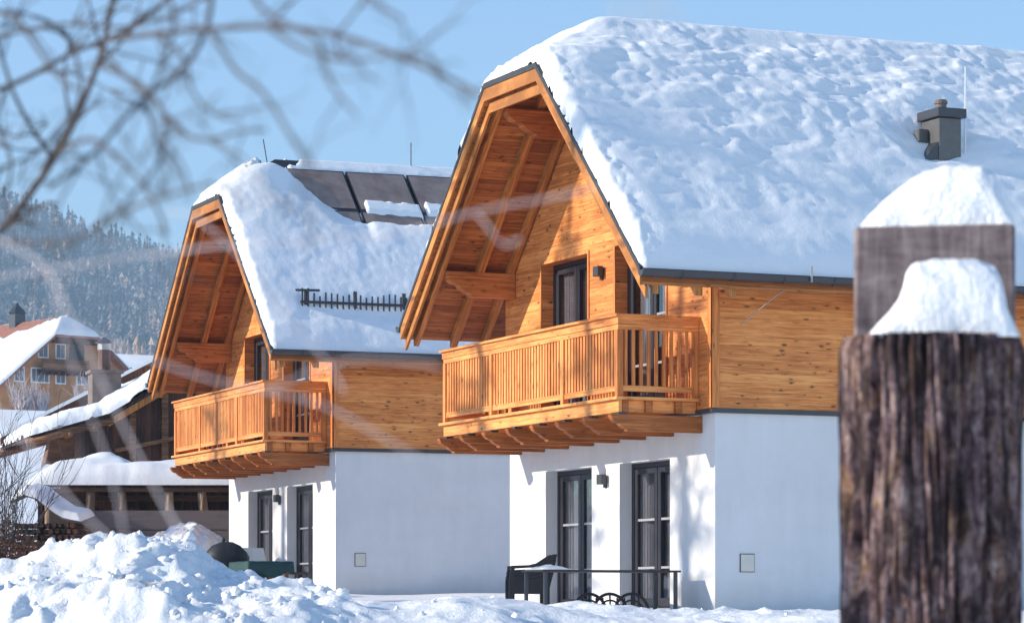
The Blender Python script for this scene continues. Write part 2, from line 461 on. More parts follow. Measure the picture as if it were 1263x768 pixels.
# ploughed snow bank in front of the houses -------------------------
def snow_bank():
    us = [-420, -200, -60, 0, 30, 60, 90, 115, 140, 165, 190, 215, 240, 262, 300, 345, 400, 440, 500, 545, 590, 640, 700, 760, 820, 900, 980, 1060, 1200, 1500]
    vs = [735, 728, 715, 700, 686, 669, 662, 658, 661, 657, 655, 662, 670, 685, 705, 717, 724, 734, 738, 733, 729, 737, 742, 744, 748, 751, 749, 747, 750, 752]
    YC = 30.0
    xs = np.arange(-8.6, 6.6, 0.035); ys = np.arange(24.5, 35.0, 0.045)
    X, Y = np.meshgrid(xs, ys)
    U = X * FPX / YC + CX
    crest = (V0 - np.interp(U, us, vs)) / FPX * YC
    crest = crest - 0.045
    yc = YC + 0.5 * np.sin(X * 0.9) + 0.3 * perlin(X * 0.4, X * 0 + 3)
    crest = crest * (yc / YC)
    base = terrain(X, Y) - 0.1
    hh = crest - base
    d = np.where(Y < yc, (yc - Y) / 4.6, (Y - yc) / 3.4)
    prof = np.where(d < 1, np.cos(np.clip(d, 0, 1) * math.pi / 2) ** 1.25, 0)
    Z = base + hh * prof
    w = np.clip(hh, 0.1, 1.3) / 1.1
    side = sstep(500, 330, U)                       # chunky on the left, smoother on the right
    amp = (0.35 + 0.65 * side)
    wx = X + 0.15 * fbm(X * 1.5, Y * 1.5, 2); wy = Y + 0.15 * fbm(X * 1.5 + 9, Y * 1.5, 2)
    pf = sstep(0, 0.3, prof)
    big = .34 * (0.42 - billow(wx * .55, wy * .75, 3, .5)) + .12 * fbm(X * .45 + 3, Y * .6, 3)
    med = .10 * (0.42 - billow(wx * 1.9 + 7, wy * 1.9, 3, .55))
    d2, v2 = cells(wx * 4.1, wy * 4.1, 7); d3, v3 = cells(wx * 9, wy * 9, 3)
    rough = np.clip(.55 + 1.4 * fbm(X * .5 + 11, Y * .5, 2), 0, 1)
    lump = .045 * np.sqrt(np.clip(.45 - d2, 0, 1)) * (v2 > .55) + .022 * np.sqrt(np.clip(.45 - d3, 0, 1)) * (v3 > .5)
    Z = Z + pf * amp * (big + med + lump * rough - .02) + (.030 * fbm(X * 5, Y * 5, 4, .62) * (.45 + .55 * rough) + .010 * fbm(X * 12, Y * 12, 2) * rough) * pf * amp
    Z = Z - pf * .16 * np.exp(-(((X + 4.15) / .26) ** 2 + ((Y - 28.9) / .5) ** 2)) - pf * .20 * np.exp(-(((X + 3.45) / .30) ** 2 + ((Y - 28.6) / .6) ** 2))
    o = grid_mesh("snow_bank", X, Y, Z, M['snow_bank'])
    tag(o, kind="structure")
    # loose lumps thrown up by the plough
    R = random.Random(3); m = MB()
    def zat(x, y):
        return float(Z[int((y - ys[0]) / .045), int((x - xs[0]) / .035)])
    for k in range(800):
        x = R.uniform(-8.3, 6.2) if R.random() < .35 else R.uniform(-6.5, -1.5)
        y = R.uniform(27.0, 31.2)
        r = .010 + .055 * R.random() ** 4.0
        if x > -1.5: r *= .7
        c = Vector((x, y, zat(x, y) + r * .25))
        ph = [R.uniform(0, 6) for _ in range(4)]
        vs = []; n1, n2 = 6, 9
        for i in range(n1 + 1):
            for j in range(n2):
                th, fi = math.pi * i / n1, 2 * math.pi * j / n2
                q = r * (1 + .22 * math.sin(2 * fi + ph[0]) * math.sin(th) + .20 * math.sin(3 * th + ph[1]) + .12 * math.sin(3 * fi + 2 * th + ph[2]))
                vs.append((c.x + q * math.sin(th) * math.cos(fi), c.y + q * math.sin(th) * math.sin(fi), c.z + q * .8 * math.cos(th)))
        m.add(vs, [(i * n2 + j, i * n2 + (j + 1) % n2, (i + 1) * n2 + (j + 1) % n2, (i + 1) * n2 + j) for i in range(n1) for j in range(n2)])
    tag(m.build("snow_lumps", M['snow'], None, True), kind="stuff")
snow_bank()

def snow_mound(name, cx, cy, rx, ry, h, base):
    xs = np.linspace(-1, 1, 140); X, Y = np.meshgrid(xs, xs)
    r = np.hypot(X, Y) + 0.12 * fbm(X * 2 + cx, Y * 2, 3)
    Z = h * np.clip(1 - r ** 2, 0, 1) ** 0.8
    WX = cx + X * rx; WY = cy + Y * ry
    d2, v2 = cells(WX * 4, WY * 4, 5)
    Z = base + Z + (Z > 0.05) * (0.10 * np.sqrt(np.clip(0.5 - d2, 0, 1)) * v2 + 0.05 * fbm(WX * 2, WY * 2, 3)) - 0.05
    Z = Z + (Z > base + .03) * (.06 * (.4 - billow(WX * 2.5, WY * 2.5, 3)) + .025 * fbm(WX * 6, WY * 6, 3))
    o = grid_mesh(name, WX, WY, Z, M['snow_bank'])
    tag(o, kind="structure")
p = at(252, 700, 62); snow_mound("snow_heap", p.x - 0.4, 62.5, 1.5, 1.6, 1.45, 0.42)

# ------------------------------------------------------------------ chalet (local x = along the ridge, y = along the gable, z up)
W, LEN = 7.28, 10.0
AC = W / 2
RZ, SL = 8.945, 0.943                 # ridge height, slope
EA = 4.48                             # half width of the roof at the eaves
HA = 0.97                             # half width of the clipped gable
BF = -1.53                            # front verge
HB = -0.10                            # where the hip meets the ridge
ZH = RZ - SL * HA
HS = (RZ - ZH) / (HB - BF)
def zr(a): return RZ - SL * abs(a - AC)

def opening_door(parent, y0, y1, z0, z1, x, cur):
    """french door with two leaves: frame part, panes, bars and a curtain as sub-parts"""
    f = MB()
    t = 0.07
    f.box(x, x + .09, y0, y0 + t, z0, z1); f.box(x, x + .09, y1 - t, y1, z0, z1)
    f.box(x, x + .09, y0 + t, y1 - t, z1 - t, z1); f.box(x, x + .09, y0 + t, y1 - t, z0, z0 + .06)
    ym = (y0 + y1) / 2
    for a, b in ((y0 + t, ym - .004), (ym + .004, y1 - t)):
        s = 0.10
        f.box(x + .015, x + .075, a + .006, a + s, z0 + .066, z1 - t - .006)
        f.box(x + .015, x + .075, b - s, b - .006, z0 + .066, z1 - t - .006)
        f.box(x + .015, x + .075, a + s, b - s, z1 - t - .09, z1 - t - .006)
        f.box(x + .015, x + .075, a + s, b - s, z0 + .066, z0 + .19)
    d = f.build("glazed_door", M['frame'], parent)
    for a, b in ((y0 + t + .10, ym - .104), (ym + .104, y1 - t - .10)):
        MB().box(x + .040, x + .052, a, b, z0 + .19, z1 - t - .09).build("pane", M['glass'], d)
        for zz in (0.62, 1.33):
            MB().box(x + .022, x + .039, a, b, z0 + zz, z0 + zz + .034).build("glazing_bar", M['bar'], d)
    for (a, b) in cur:                                             # hanging curtain, folded
        n = 60; vs = []; fs = []
        for i in range(n + 1):
            yv = a + (b - a) * i / n
            xv = x + .125 + .022 * math.sin(i * 1.25) + .010 * math.sin(i * 0.37)
            vs += [(xv, yv, z0 + .03), (xv, yv, z1 - .05)]
        for i in range(n): fs.append((2 * i, 2 * i + 2, 2 * i + 3, 2 * i + 1))
        raw_mesh("curtain", vs, fs, M['curtain'], d)
    return d

def carve(x_tip_top, x_tip_bot, z0, z1, x_end):
    """side profile of a beam with a carved end (x,z)"""
    pts = [(x_end, z0), (x_end, z1), (x_tip_top, z1)]
    dx = x_tip_bot - x_tip_top; dz = z0 - z1
    for fx, fz in ((0.02, .12), (.10, .30), (.24, .44), (.40, .50), (.52, .54), (.56, .62), (.66, .72), (.82, .82), (.95, .88), (1.0, 1.0)):
        pts.append((x_tip_top + dx * fx, z1 + dz * fz))
    return pts

def make_chalet():
    H = empty("chalet")
    OPN = [(1.43, 3.13), (4.12, 5.85)]
    # ground-floor walls
    m = MB()
    zb, zt = -0.6, 2.82
    segs = [(0, 1.43), (3.13, 4.12), (5.85, W)]
    for a, b in segs: m.box(0, .30, a, b, zb, zt)
    for a, b in OPN:
        m.box(0, .30, a, b, 2.25, zt); m.box(0, .30, a, b, zb, 0.06)
    m.box(.30, LEN, 0, .3, zb, zt); m.box(.30, LEN, W - .3, W, zb, zt); m.box(LEN - .3, LEN, .3, W - .3, zb, zt)
    m.build("plaster_wall", M['plaster'], H)
    MB().box(.31, LEN - .31, .31, W - .31, 0.0, 0.055).box(.31, LEN - .31, .31, W - .31, 2.70, 2.98).box(2.6, 2.7, .31, W - .31, .06, 2.69).box(2.6, 2.7, .31, W - .31, 2.99, 5.2).build("interior_floor", M['dark_room'], H)
    # upper timber walls
    m = MB()
    xo, zb = -0.06, 2.885
    def strip(a, b, z0, off=0.30):
        ps = [a] + ([AC] if a < AC < b else []) + [b]
        top = [(q, zr(q) - off) for q in reversed(ps)]
        m.prism([(a, z0), (b, z0)] + top, 'x', xo, .25)
    for a, b in ((-.04, 1.43), (3.13, 4.12), (5.85, W + .04)): strip(a, b, zb)
    for a, b in OPN:
        strip(a, b, 5.48); m.box(xo, .25, a, b, zb, 3.05)
    m.box(.25, LEN, -.04, .2, zb, 5.2); m.box(.25, LEN, W - .2, W + .04, zb, 5.2)
    m.prism([(.2, zb), (W - .2, zb), (W - .2, zr(W - .2) - .3), (AC, RZ - .3), (.2, zr(.2) - .3)], 'x', LEN - .2, LEN + .05)
    m.build("timber_wall", M['wall_wood'], H)
    MB().box(-.090, -.0625, -.075, .05, 2.89, 5.25).box(-.090, .03, -.075, -.0425, 2.89, 5.25).build("corner_board", M['wood_v'], H)
    fl = MB(); fl.box(-.085, LEN + .03, -.07, -.005, 2.822, 2.880); fl.box(-.085, -.005, -.003, W + .07, 2.822, 2.880)
    fl.build("flashing", M['metal'], H)
    # thin trim round the upper openings
    for a, b in OPN:
        t = MB(); t.box(-.078, -.0625, a - .05, a - .002, 3.06, 5.53); t.box(-.078, -.0625, b + .002, b + .05, 3.06, 5.53); t.box(-.078, -.0625, a, b, 5.483, 5.53)
        t.build("opening_trim", M['wood_v'], H)
    opening_door(H, 4.12, 5.85, 0.06, 2.25, .20, [(4.40, 5.0), (5.25, 5.76)])
    opening_door(H, 1.43, 3.13, 0.06, 2.25, .20, [(1.68, 2.40), (2.62, 3.04)])
    opening_door(H, 4.12, 5.85, 3.05, 5.48, .13, [(4.30, 5.05), (5.3, 5.7)])
    opening_door(H, 1.43, 3.13, 3.05, 5.48, .13, [(1.55, 2.15), (2.4, 2.9)])
    # wall lamps
    for zz, xx in ((5.08, -.06), (1.96, 0.0)):
        l = MB().box(xx - .12, xx - .03, 3.52, 3.70, zz, zz + .15).build("wall_lamp", M['metal'], H, bevel=.006)
        MB().box(xx - .03, xx - .002, 3.57, 3.65, zz - .05, zz + .12).build("lamp_bracket", M['metal'], l)
    # meter box on the side wall
    b = MB().box(.385, .615, -.012, -.001, .60, .86).build("meter_box", M['metal_l'], H)
    MB().box(.397, .603, -.022, -.013, .612, .848).build("meter_door", M['meter'], b)
    # balcony -------------------------------------------------
    ya, yb, xf = .38, 6.89, -1.31
    bal = MB()
    bal.box(-1.37, -.065, .32, 6.96, 2.995, 3.035)
    bal.box(xf, xf + .05, ya, yb, 2.825, 2.992)
    for y0 in (ya + .07, yb - .12): bal.box(xf + .052, -.07, y0, y0 + .05, 2.83, 2.992)
    bal = bal.build("balcony", M['wood_h'], H)
    for y0 in (ya + .005, yb - .065):
        for x0 in (xf + .06, -.88, -.42):
            MB().box(x0, x0 + .10, y0, y0 + .06, 2.83, 2.99).build("joist_end", M['bracket'], bal)
    for i in range(8):
        yc = .445 + i * .914
        MB().prism(carve(-1.42, -1.16, 2.56, 2.79, -.005), 'y', yc - .06, yc + .06).build("bracket", M['bracket'], bal)
        MB().box(-1.30, -1.18, yc - .05, yc + .05, 2.792, 2.822).build("spacer_plate", M['metal'], bal)
    for yv in (ya + .05, 2.28, 4.95, yb - .05):
        MB().box(xf - .015, xf + .075, yv - .045, yv + .045, 3.037, 3.97).build("railing_post", M['wood_v'], bal)
    for yv in (ya + .045, yb - .045):
        MB().box(-.16, -.065, yv - .045, yv + .045, 3.037, 3.97).build("railing_post", M['wood_v'], bal)
    r = MB()
    r.box(xf - .06, xf + .12, ya - .06, yb + .06, 4.150, 4.185)
    r.box(xf - .02, xf + .02, ya - .02, yb + .02, 4.045, 4.148); r.box(xf - .005, xf + .045, ya + .005, yb - .005, 3.972, 4.040)
    for y0, s in ((ya, 1), (yb, -1)):
        r.box(xf + .122, -.065, min(y0 - .06 * s, y0 + .12 * s), max(y0 - .06 * s, y0 + .12 * s), 4.150, 4.185)
        r.box(xf + .022, -.065, min(y0 - .02 * s, y0 + .02 * s), max(y0 - .02 * s, y0 + .02 * s), 4.045, 4.148)
        r.box(xf + .047, -.065, min(y0 + .005 * s, y0 + .05 * s), max(y0 + .005 * s, y0 + .05 * s), 3.972, 4.040)
    r.build("handrail", M['wood_h'], bal)
    r = MB()
    for a, b in ((ya + .096, 2.234), (2.326, 4.904), (4.996, yb - .096)): r.box(xf + .005, xf + .05, a, b, 3.115, 3.195)
    for y0 in (ya + .012, yb - .062): r.box(xf + .077, -.162, y0, y0 + .05, 3.115, 3.195)
    r.build("bottom_rail", M['wood_h'], bal)
    slat_me = None
    def slat(yc, end=False, x=0):
        nonlocal slat_me
        b = MB()
        if end: b.box(x - .024, x + .024, yc - .016, yc + .016, 3.196, 3.971)
        else: b.box(xf + .012, xf + .042, yc - .031, yc + .031, 3.196, 3.971)
        b.build("baluster", M['wood_v'], bal)
    for a, b in ((ya + .095, 2.235), (2.325, 4.905), (4.995, yb - .095)):
        n = int((b - a) / .101)
        for k in range(n): slat(a + (k + .5) * (b - a) / n)
    for y0 in (ya + .035, yb - .035):
        for k in range(9): slat(y0, True, xf + .125 + k * .118)
    # roof ----------------------------------------------------
    B1 = LEN - BF
    def roof_shell(name, top, bot, ex, mat, ea=EA):
        b0, b1 = BF - ex, B1 + ex
        P = {}
        vs = []
        def V(k, b, a, z):
            P[k] = len(vs); vs.append((b, a, z + top)); vs.append((b, a, z + bot))
        V('el0', b0, AC + ea, RZ - SL * ea); V('el1', b1, AC + ea, RZ - SL * ea)
        V('er0', b0, AC - ea, RZ - SL * ea); V('er1', b1, AC - ea, RZ - SL * ea)
        V('hl0', b0, AC + HA, ZH); V('hr0', b0, AC - HA, ZH); V('hl1', b1, AC + HA, ZH); V('hr1', b1, AC - HA, ZH)
        V('r0', HB, AC, RZ); V('r1', LEN - HB, AC, RZ)
        faces = [['el0', 'el1', 'hl1', 'r1', 'r0', 'hl0'], ['er1', 'er0', 'hr0', 'r0', 'r1', 'hr1'], ['hr0', 'hl0', 'r0'], ['hl1', 'hr1', 'r1']]
        fs = [tuple(P[k] for k in f) for f in faces] + [tuple(P[k] + 1 for k in reversed(f)) for f in faces]
        rim = ['el0', 'hl0', 'hr0', 'er0', 'er1', 'hr1', 'hl1', 'el1']
        for i in range(8):
            a, b = P[rim[i]], P[rim[(i + 1) % 8]]
            fs.append((a, b, b + 1, a + 1))
        return MB().add(vs, fs).build(name, mat, H)
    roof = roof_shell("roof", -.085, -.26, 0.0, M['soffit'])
    cov = roof_shell("roof_covering", 0.0, -.080, .05, M['roofing'], EA + .02)
    # barge boards at the front: two stepped boards along each rake and the clipped top
    def ring(o0, o1, b0, b1):
        def line(o): return [(AC + EA, RZ - SL * EA + o), (AC + HA, ZH + o), (AC - HA, ZH + o), (AC - EA, RZ - SL * EA + o)]
        a, b = line(o0), line(o1)
        k = MB()
        for i in range(3):
            k.hexa([(b0, *b[i]), (b1, *b[i]), (b1, *b[i + 1]), (b0, *b[i + 1]), (b0, *a[i]), (b1, *a[i]), (b1, *a[i + 1]), (b0, *a[i + 1])])
        return k
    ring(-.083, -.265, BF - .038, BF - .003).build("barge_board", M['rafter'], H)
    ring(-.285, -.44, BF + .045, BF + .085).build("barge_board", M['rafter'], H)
    # rafters under the overhang
    for bx, w in ((-1.31, .09), (-.66, .12), (-.14, .10)):
        zc = ZH + HS * (bx - BF)
        ha = max(0.02, (RZ - zc) / SL)
        for s in (1, -1):
            a0, a1 = AC + s * (EA - .04), AC + s * ha
            k = MB(); q = []
            for o in (-.262, -.41):
                q.append([(bx - w / 2, a0, zr(a0) + o), (bx + w / 2, a0, zr(a0) + o), (bx + w / 2, a1, zr(a1) + o), (bx - w / 2, a1, zr(a1) + o)])
            k.hexa(q[1] + q[0])
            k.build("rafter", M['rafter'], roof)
        if ha > .2:
            MB().box(bx - w / 2, bx + w / 2, AC - ha, AC + ha, zc - .41, zc - .262).build("hip_rafter", M['wood_h'], roof)
    # purlins with carved ends
    for s in (1, -1):
        yc = AC + s * 3.36
        MB().prism(carve(-1.26, -.82, 5.06, 5.45, -.07), 'y', yc - .10, yc + .10).build("purlin", M['bracket'], roof)
        yc = AC + s * .93
        MB().prism(carve(-1.25, -.75, 7.26, 7.66, -.07), 'y', yc - .10, yc + .10).build("purlin", M['bracket'], roof)
    # eave boards and gutters on both long sides
    for s in (1, -1):
        ye = AC + s * (EA + .075); zg = RZ - SL * EA - .07
        g = MB()
        prof = [(ye + .085 * math.cos(t), zg + .085 * math.sin(t)) for t in np.linspace(math.pi, 2 * math.pi, 11)]
        prof += [(ye + .073 * math.cos(t), zg + .004 + .070 * math.sin(t)) for t in np.linspace(2 * math.pi, math.pi, 11)]
        g.prism(prof, 'x', BF - .06, B1 + .05)
        g.tube([(BF - .06, ye - s * -.085, zg + .006), (B1 + .05, ye - s * -.085, zg + .006)], .014, 6)
        g.prism([(ye + .083 * math.cos(t), zg + .083 * math.sin(t)) for t in np.linspace(math.pi, 2 * math.pi, 9)], 'x', BF - .062, BF - .052)
        g = g.build("gutter", M['metal'], H, smooth=False)
        xx = BF + .55
        while xx < B1:
            hk = [(xx, ye + .091 * math.cos(t), zg + .091 * math.sin(t)) for t in np.linspace(math.pi, 2 * math.pi, 9)]
            MB().tube(hk, .012, 5).build("gutter_joint", M['metal'], g)
            xx += 0.78
        yf = AC + s * (EA - .02)
        rt = []
        xx = BF + .25
        while xx < B1:                                     # rafter tails under the eave
            MB().box(xx, xx + .13, min(yf, yf - s * .62), max(yf, yf - s * .62), zg - .125, zg - .02).build("rafter_tail", M['bracket'], roof) if s < 0 else None
            xx += .62
    return H

chalet = make_chalet()
chalet.location = C1; chalet.rotation_euler.z = TH1
chalet_b = copy_tree(chalet)
chalet_b.location = C2; chalet_b.rotation_euler.z = TH2
tag(chalet, "nearer larch and white chalet with a metal chimney on its snowy roof", "chalet", "matching chalets")
tag(chalet_b, "farther chalet behind the first, with solar panels and a snow guard on its roof", "chalet", "matching chalets")

# extras of the nearer chalet: chimney, rod, cable
ch = MB(); ch.box(4.22, 4.60, 1.00, 1.50, 6.1, 7.36)
chim = ch.build("chimney", M['metal_l'], chalet, bevel=.01)
MB().box(4.17, 4.66, .94, 1.56, 7.362, 7.50).build("chimney_cap", M['metal'], chim, bevel=.01)
MB().tube([(4.40, 1.25, 7.50), (4.40, 1.25, 7.66)], .085, 14).tube([(4.40, 1.25, 7.60), (4.40, 1.25, 7.64)], .10, 14).build("flue_pipe", M['stone'], chim)
MB().box(4.05, 4.218, 1.30, 1.46, 7.02, 7.22).build("flue_box", M['metal_l'], chim, bevel=.01)
MB().prism([(3.9, 6.55), (4.215, 6.55), (4.215, 7.0), (4.08, 6.86)], 'y', 1.02, 1.48).build("chimney_flashing", M['metal'], chim)
MB().tube([(4.70, 1.05, 6.2), (4.70, 1.05, 8.15)], [.014, .008], 6).build("lightning_rod", M['white_rod'], chalet)
MB().tube([(.97, -1.02, 4.80), (.97, -1.02, 4.58)], .016, 6).tube([(.93, -.85, 4.60), (.72, -.5, 4.45), (.38, -.055, 4.06)], .007, 6).build("cable", M['zinc'], chalet)

# extras of the farther chalet: panels, snow guard, rods
def on_slope(b, a, off):
    return (b, a, zr(a) + off)
def slope_box(b0, b1, a0, a1, o0, o1):
    k = MB()
    p = [on_slope(b0, a0, o0), on_slope(b1, a0, o0), on_slope(b1, a1, o0), on_slope(b0, a1, o0),
         on_slope(b0, a0, o1), on_slope(b1, a0, o1), on_slope(b1, a1, o1), on_slope(b0, a1, o1)]
    return k.hexa(p)
for i in range(6):
    b0 = -.02 + i * 1.32
    for a0, a1 in ((2.34, 3.30),):
        pn = slope_box(b0, b0 + 1.27, a0, a1, .05, .10).build("solar_panel", M['frame'], chalet_b)
        slope_box(b0 + .03, b0 + 1.24, a0 + .03, a1 - .03, .101, .106).build("panel_glass", M['panel'], pn)
    pn = slope_box(b0 + .0, b0 + 1.27, 1.70, 2.31, .05, .10).build("solar_panel", M['frame'], chalet_b)
    slope_box(b0 + .03, b0 + 1.24, 1.73, 2.28, .101, .106).build("panel_glass", M['panel'], pn)
gd = MB()
ag = -.10
gb0 = -.72
RG = random.Random(2)
for k in range(28):
    b = gb0 + k * .118
    gd.box(b, b + .030, ag - .012, ag + .012, zr(ag) + .02, zr(ag) + RG.uniform(.36, .46) + (.06 if k < 3 else 0))
for k in range(4):
    b = gb0 + .06 + k * 1.0
    gd.box(b, b + .07, ag + .02, ag + .05, zr(ag) + .0, zr(ag) + .49)
gd.tube([(gb0 - .12, ag, zr(ag) + .47), (gb0 + .36, ag, zr(ag) + .48)], .026, 6)
gd.tube([(gb0 - .02, ag, zr(ag) + .25), (gb0 + 3.4, ag, zr(ag) + .25)], .030, 6)
gd.build("snow_guard", M['metal'], chalet_b)
MB().tube([(2.85, AC, 8.9), (2.85, AC, 9.45)], .012, 5).build("lightning_rod", M['metal'], chalet_b)
MB().tube([(-.25, AC, 8.8), (-.33, AC + .05, 9.35)], .012, 5).build("lightning_rod", M['metal'], chalet_b)

# ------------------------------------------------------------------ snow on the chalet roofs
def roof_height(A, B):
    z = RZ - SL * np.abs(A - AC)
    hip = ZH + HS * (B - BF)
    hip2 = ZH + HS * (LEN - BF - B)
    k = 0.42                                             # round the ridges a little
    def smin(p, q): 
        h = np.clip(0.5 + 0.5 * (q - p) / k, 0, 1)
        return q * (1 - h) + p * h - k * h * (1 - h)
    l = RZ - SL * (A - AC); r = RZ + SL * (A - AC)
    return np.minimum(z, np.minimum(hip, hip2)), smin(smin(smin(l, r), hip), hip2)

def roof_snow(name, right=True):
    das, dbs = 0.034, 0.042
    a = np.arange(AC - EA - .07, AC + EA + .07, das); b = np.arange(BF - .04, LEN - BF + .04, dbs)
    A, B = np.meshgrid(a, b)
    hard, soft = roof_height(A, B)
    ed = np.minimum(B - (BF - .02), (LEN - BF + .02) - B) + 0.05 * fbm(A * 2.6, B * 2.6, 4) + .02 * fbm(A * 12, B * 12, 2)
    ee = np.minimum(A - (AC - EA - .055), (AC + EA + .055) - A) + 0.015 * fbm(B * 1.6, A * 2, 4)
    e = np.minimum(ed, ee)
    prof = np.minimum(np.sqrt(np.clip(ed / .11, 0, 1)), np.sqrt(np.clip(ee / .34, 0, 1))) * (.90 + .10 * sstep(0, .5, ed))
    S = (EA - np.abs(A - AC))                            # distance up from the eave
    if right:
        T = 0.25 + 0.11 * sstep(.3, 2.5, S) - .27 * sstep(2.9, 4.3, S) + .05 * sstep(.6, -.6, B) * sstep(2.6, 3.6, S) + .012 * np.clip(B, 0, 8) * sstep(3, 4.3, S)
        T = T + .05 * fbm(A * .5, B * .5, 3)
        up = sstep(0.4, 3.2, S)
        wv = .25 * fbm(A * .8 + 4, B * .8, 3)
        T = T + .060 * fbm(B * .55 + wv, A * 1.0 + wv, 2) * up
        T = T + .036 * fbm(B * 1.15 + .25 * A + wv, A * 2.5 + wv, 3, .55) * (.4 + .6 * up)
        T = T + .030 * (.4 - billow(B * 2.0 + .3 * A + wv, A * 4.2 + wv, 4, .55)) * (.45 + .55 * up)
        crust = sstep(-.1, .5, fbm(A * .6 + 9, B * .45 + 4, 3) + .5 * sstep(2.0, 4.0, S))
        T = T + .016 * crust * fbm(B * 4.2, A * 7.5, 3, .6)
        T = T + .030 * fbm(B * 1.0 - .4 * A + 2 * wv, A * 3.4 + wv, 3, .5) * sstep(.2, 1.4, S)
        T = T + .035 * sstep(.55, .1, ed) * fbm(B * 7, A * 7, 3, .6)
        T = T - .12 * sstep(.7, .1, np.hypot((B - 4.1) / .9, (A - 1.25) / .7))         # melted hollow by the flue
        T = np.maximum(T, .10) - .17 * np.exp(-(((B + .55) / .26) ** 2 + ((A - AC + .22) / .24) ** 2))  # bite out of the hip
    else:
        T = 0.17 + .09 * sstep(.2, 1.6, S) + .05 * fbm(A * .45 + 7, B * .45, 3) + .03 * fbm(A * 1.4, B * 1.1, 3) + .008 * fbm(A * 7, B * 7, 2)
        T = T + .07 * np.exp(-((B + .55) / .55) ** 2) * sstep(1.5, 3.2, S)
        T = T - .05 * np.exp(-(((A + .1) / .22) ** 2)) * sstep(-.95, -.6, B)            # trough above the guard
        Z0 = RZ - SL * np.abs(A - AC)
        nz = .10 * fbm(B * 1.6, A * 1.6, 4)
        low = np.interp(B, [-.2, .1, .5, .9, 1.3, 1.45, 9], [8.95, 8.42, 8.22, 7.96, 7.72, 7.86, 7.86]) + nz * .8
        top = 8.72 + .4 * nz
        ex = sstep(0, .05, Z0 - low) * sstep(0, .05, top - Z0) * (A < AC) * sstep(-.10, 0.0, B + .3 * nz)
        low2 = 7.43 + .4 * nz
        ex2 = sstep(0, .04, Z0 - low2) * sstep(0, .04, 7.64 + .4 * nz - Z0) * (A < AC) * sstep(1.0, 1.25, B + nz)
        patch = sstep(.10, .18, fbm(A * 2.2 + 3, B * 2.2, 3) + 1.1 * np.exp(-(((B + .15) / .38) ** 2 + ((A - AC - .25) / .7) ** 2)) - .1) * (np.hypot(B + .3, A - AC - .2) < 1.0) * (A > AC - .45)
        ridge = sstep(8.55, 8.72, Z0)
        thin = sstep(.0, 1.0, np.where((A < AC) & (B > -.4), low - Z0, 1.0) + 0 * B)
        thin = np.where((A < AC) & (B > -.4), thin * sstep(-.4, .6, B) + 1 - sstep(-.4, .6, B), 1.0)
        T = T * (.25 + .75 * thin)
        stp = sstep(0, .04, Z0 - low2 - .20) * sstep(0, .05, 7.93 + .6 * nz - Z0) * sstep(1.3, 1.45, B + nz) * (A < AC) * (np.abs(((B - 1.4) % 1.32) - .62) < .60 + .3 * nz)
        T = np.maximum(T, .19 * stp * (1 + .5 * nz))
        rb = sstep(-.3, .5, B)
        T = np.where(ridge * rb > 0, T * (1 - ridge * rb) + ridge * rb * (.055 + .015 * fbm(B * 2, A * 3, 3)), T)
        T = T * (1 - np.maximum(np.maximum(ex, ex2), patch))
    T = T * prof
    hgt = soft * sstep(0.0, .25, T) + hard * (1 - sstep(0.0, .25, T)) + T - .004
    hgt = np.where(e > 0, hgt, hard - .03)
    keep = (T > .012) & (e > -.02)
    return grid_mesh(name, B, A, hgt, M['snow_roof'], None, keep=keep)

rs = roof_snow("roof_snow", True); rs.location = C1; rs.rotation_euler.z = TH1
tag(rs, "thick rippled snow blanket covering the whole roof of the nearer chalet", "snow", "snow on roofs")
rs2 = roof_snow("roof_snow", False); rs2.location = C2; rs2.rotation_euler.z = TH2
tag(rs2, "smooth partly slid snow layer on the farther chalet roof below the solar panels", "snow", "snow on roofs")

# ------------------------------------------------------------------ terrace furniture
def loc1(x, y, z=0.0): return C1 + Matrix.Rotation(TH1, 3, 'Z') @ Vector((x, y, z))
def loc2(x, y, z=0.0): return C2 + Matrix.Rotation(TH2, 3, 'Z') @ Vector((x, y, z))

def make_armchair(name):
    """wicker armchair facing -x; origin between its feet"""
    r = empty(name)
    MB().box(-.26, .24, -.25, .25, .38, .43).build("seat", M['plastic'], r, bevel=.015)
    MB().hexa([(.22, -.27, .40), (.27, -.27, .40), (.27, .27, .40), (.22, .27, .40), (.33, -.25, .84), (.37, -.25, .84), (.37, .25, .84), (.33, .25, .84)]).build("backrest", M['plastic'], r, bevel=.015)
    for s in (-1, 1):
        y0, y1 = (s * .25, s * .30)
        MB().prism([(-.30, .60), (-.30, .65), (-.02, .66), (.12, .70), (.30, .84), (.37, .84), (.26, .70), (.12, .63)], 'y', min(y0, y1), max(y0, y1)).build("armrest", M['plastic'], r, bevel=.01)
        MB().prism([(-.29, .36), (-.29, .575), (.12, .60), (.26, .66), (.25, .36)], 'y', s * .265 - .012, s * .265 + .012).build("side_panel", M['plastic'], r)
        MB().box(-.30, -.245, min(y0, y1), max(y0, y1), 0, .60).build("leg", M['plastic'], r)
        MB().box(.20, .255, min(y0, y1), max(y0, y1), 0, .44).build("leg", M['plastic'], r)
    return r

chair_src = make_armchair("stacked_chair")
def place_tree(o, loc, rz, label, cat, group=None):
    o.location = loc; o.rotation_euler = (0, 0, rz)
    tag(o, label, cat, group); return o
base1 = loc1(-2.02, 1.90)
for k, lab in enumerate(("dark wicker armchair at the bottom of the stack beside the black metal table",
                         "dark wicker armchair in the middle of the stack of three beside the metal table",
                         "dark wicker armchair on top of the stack beside the black metal table")):
    o = chair_src if k == 0 else copy_tree(chair_src)
    o.scale = (1.0, .92, .84)
    place_tree(o, (base1.x + .012 * k, base1.y, .0 + .078 * k), rad(6), lab, "chair", "stacked wicker armchairs")

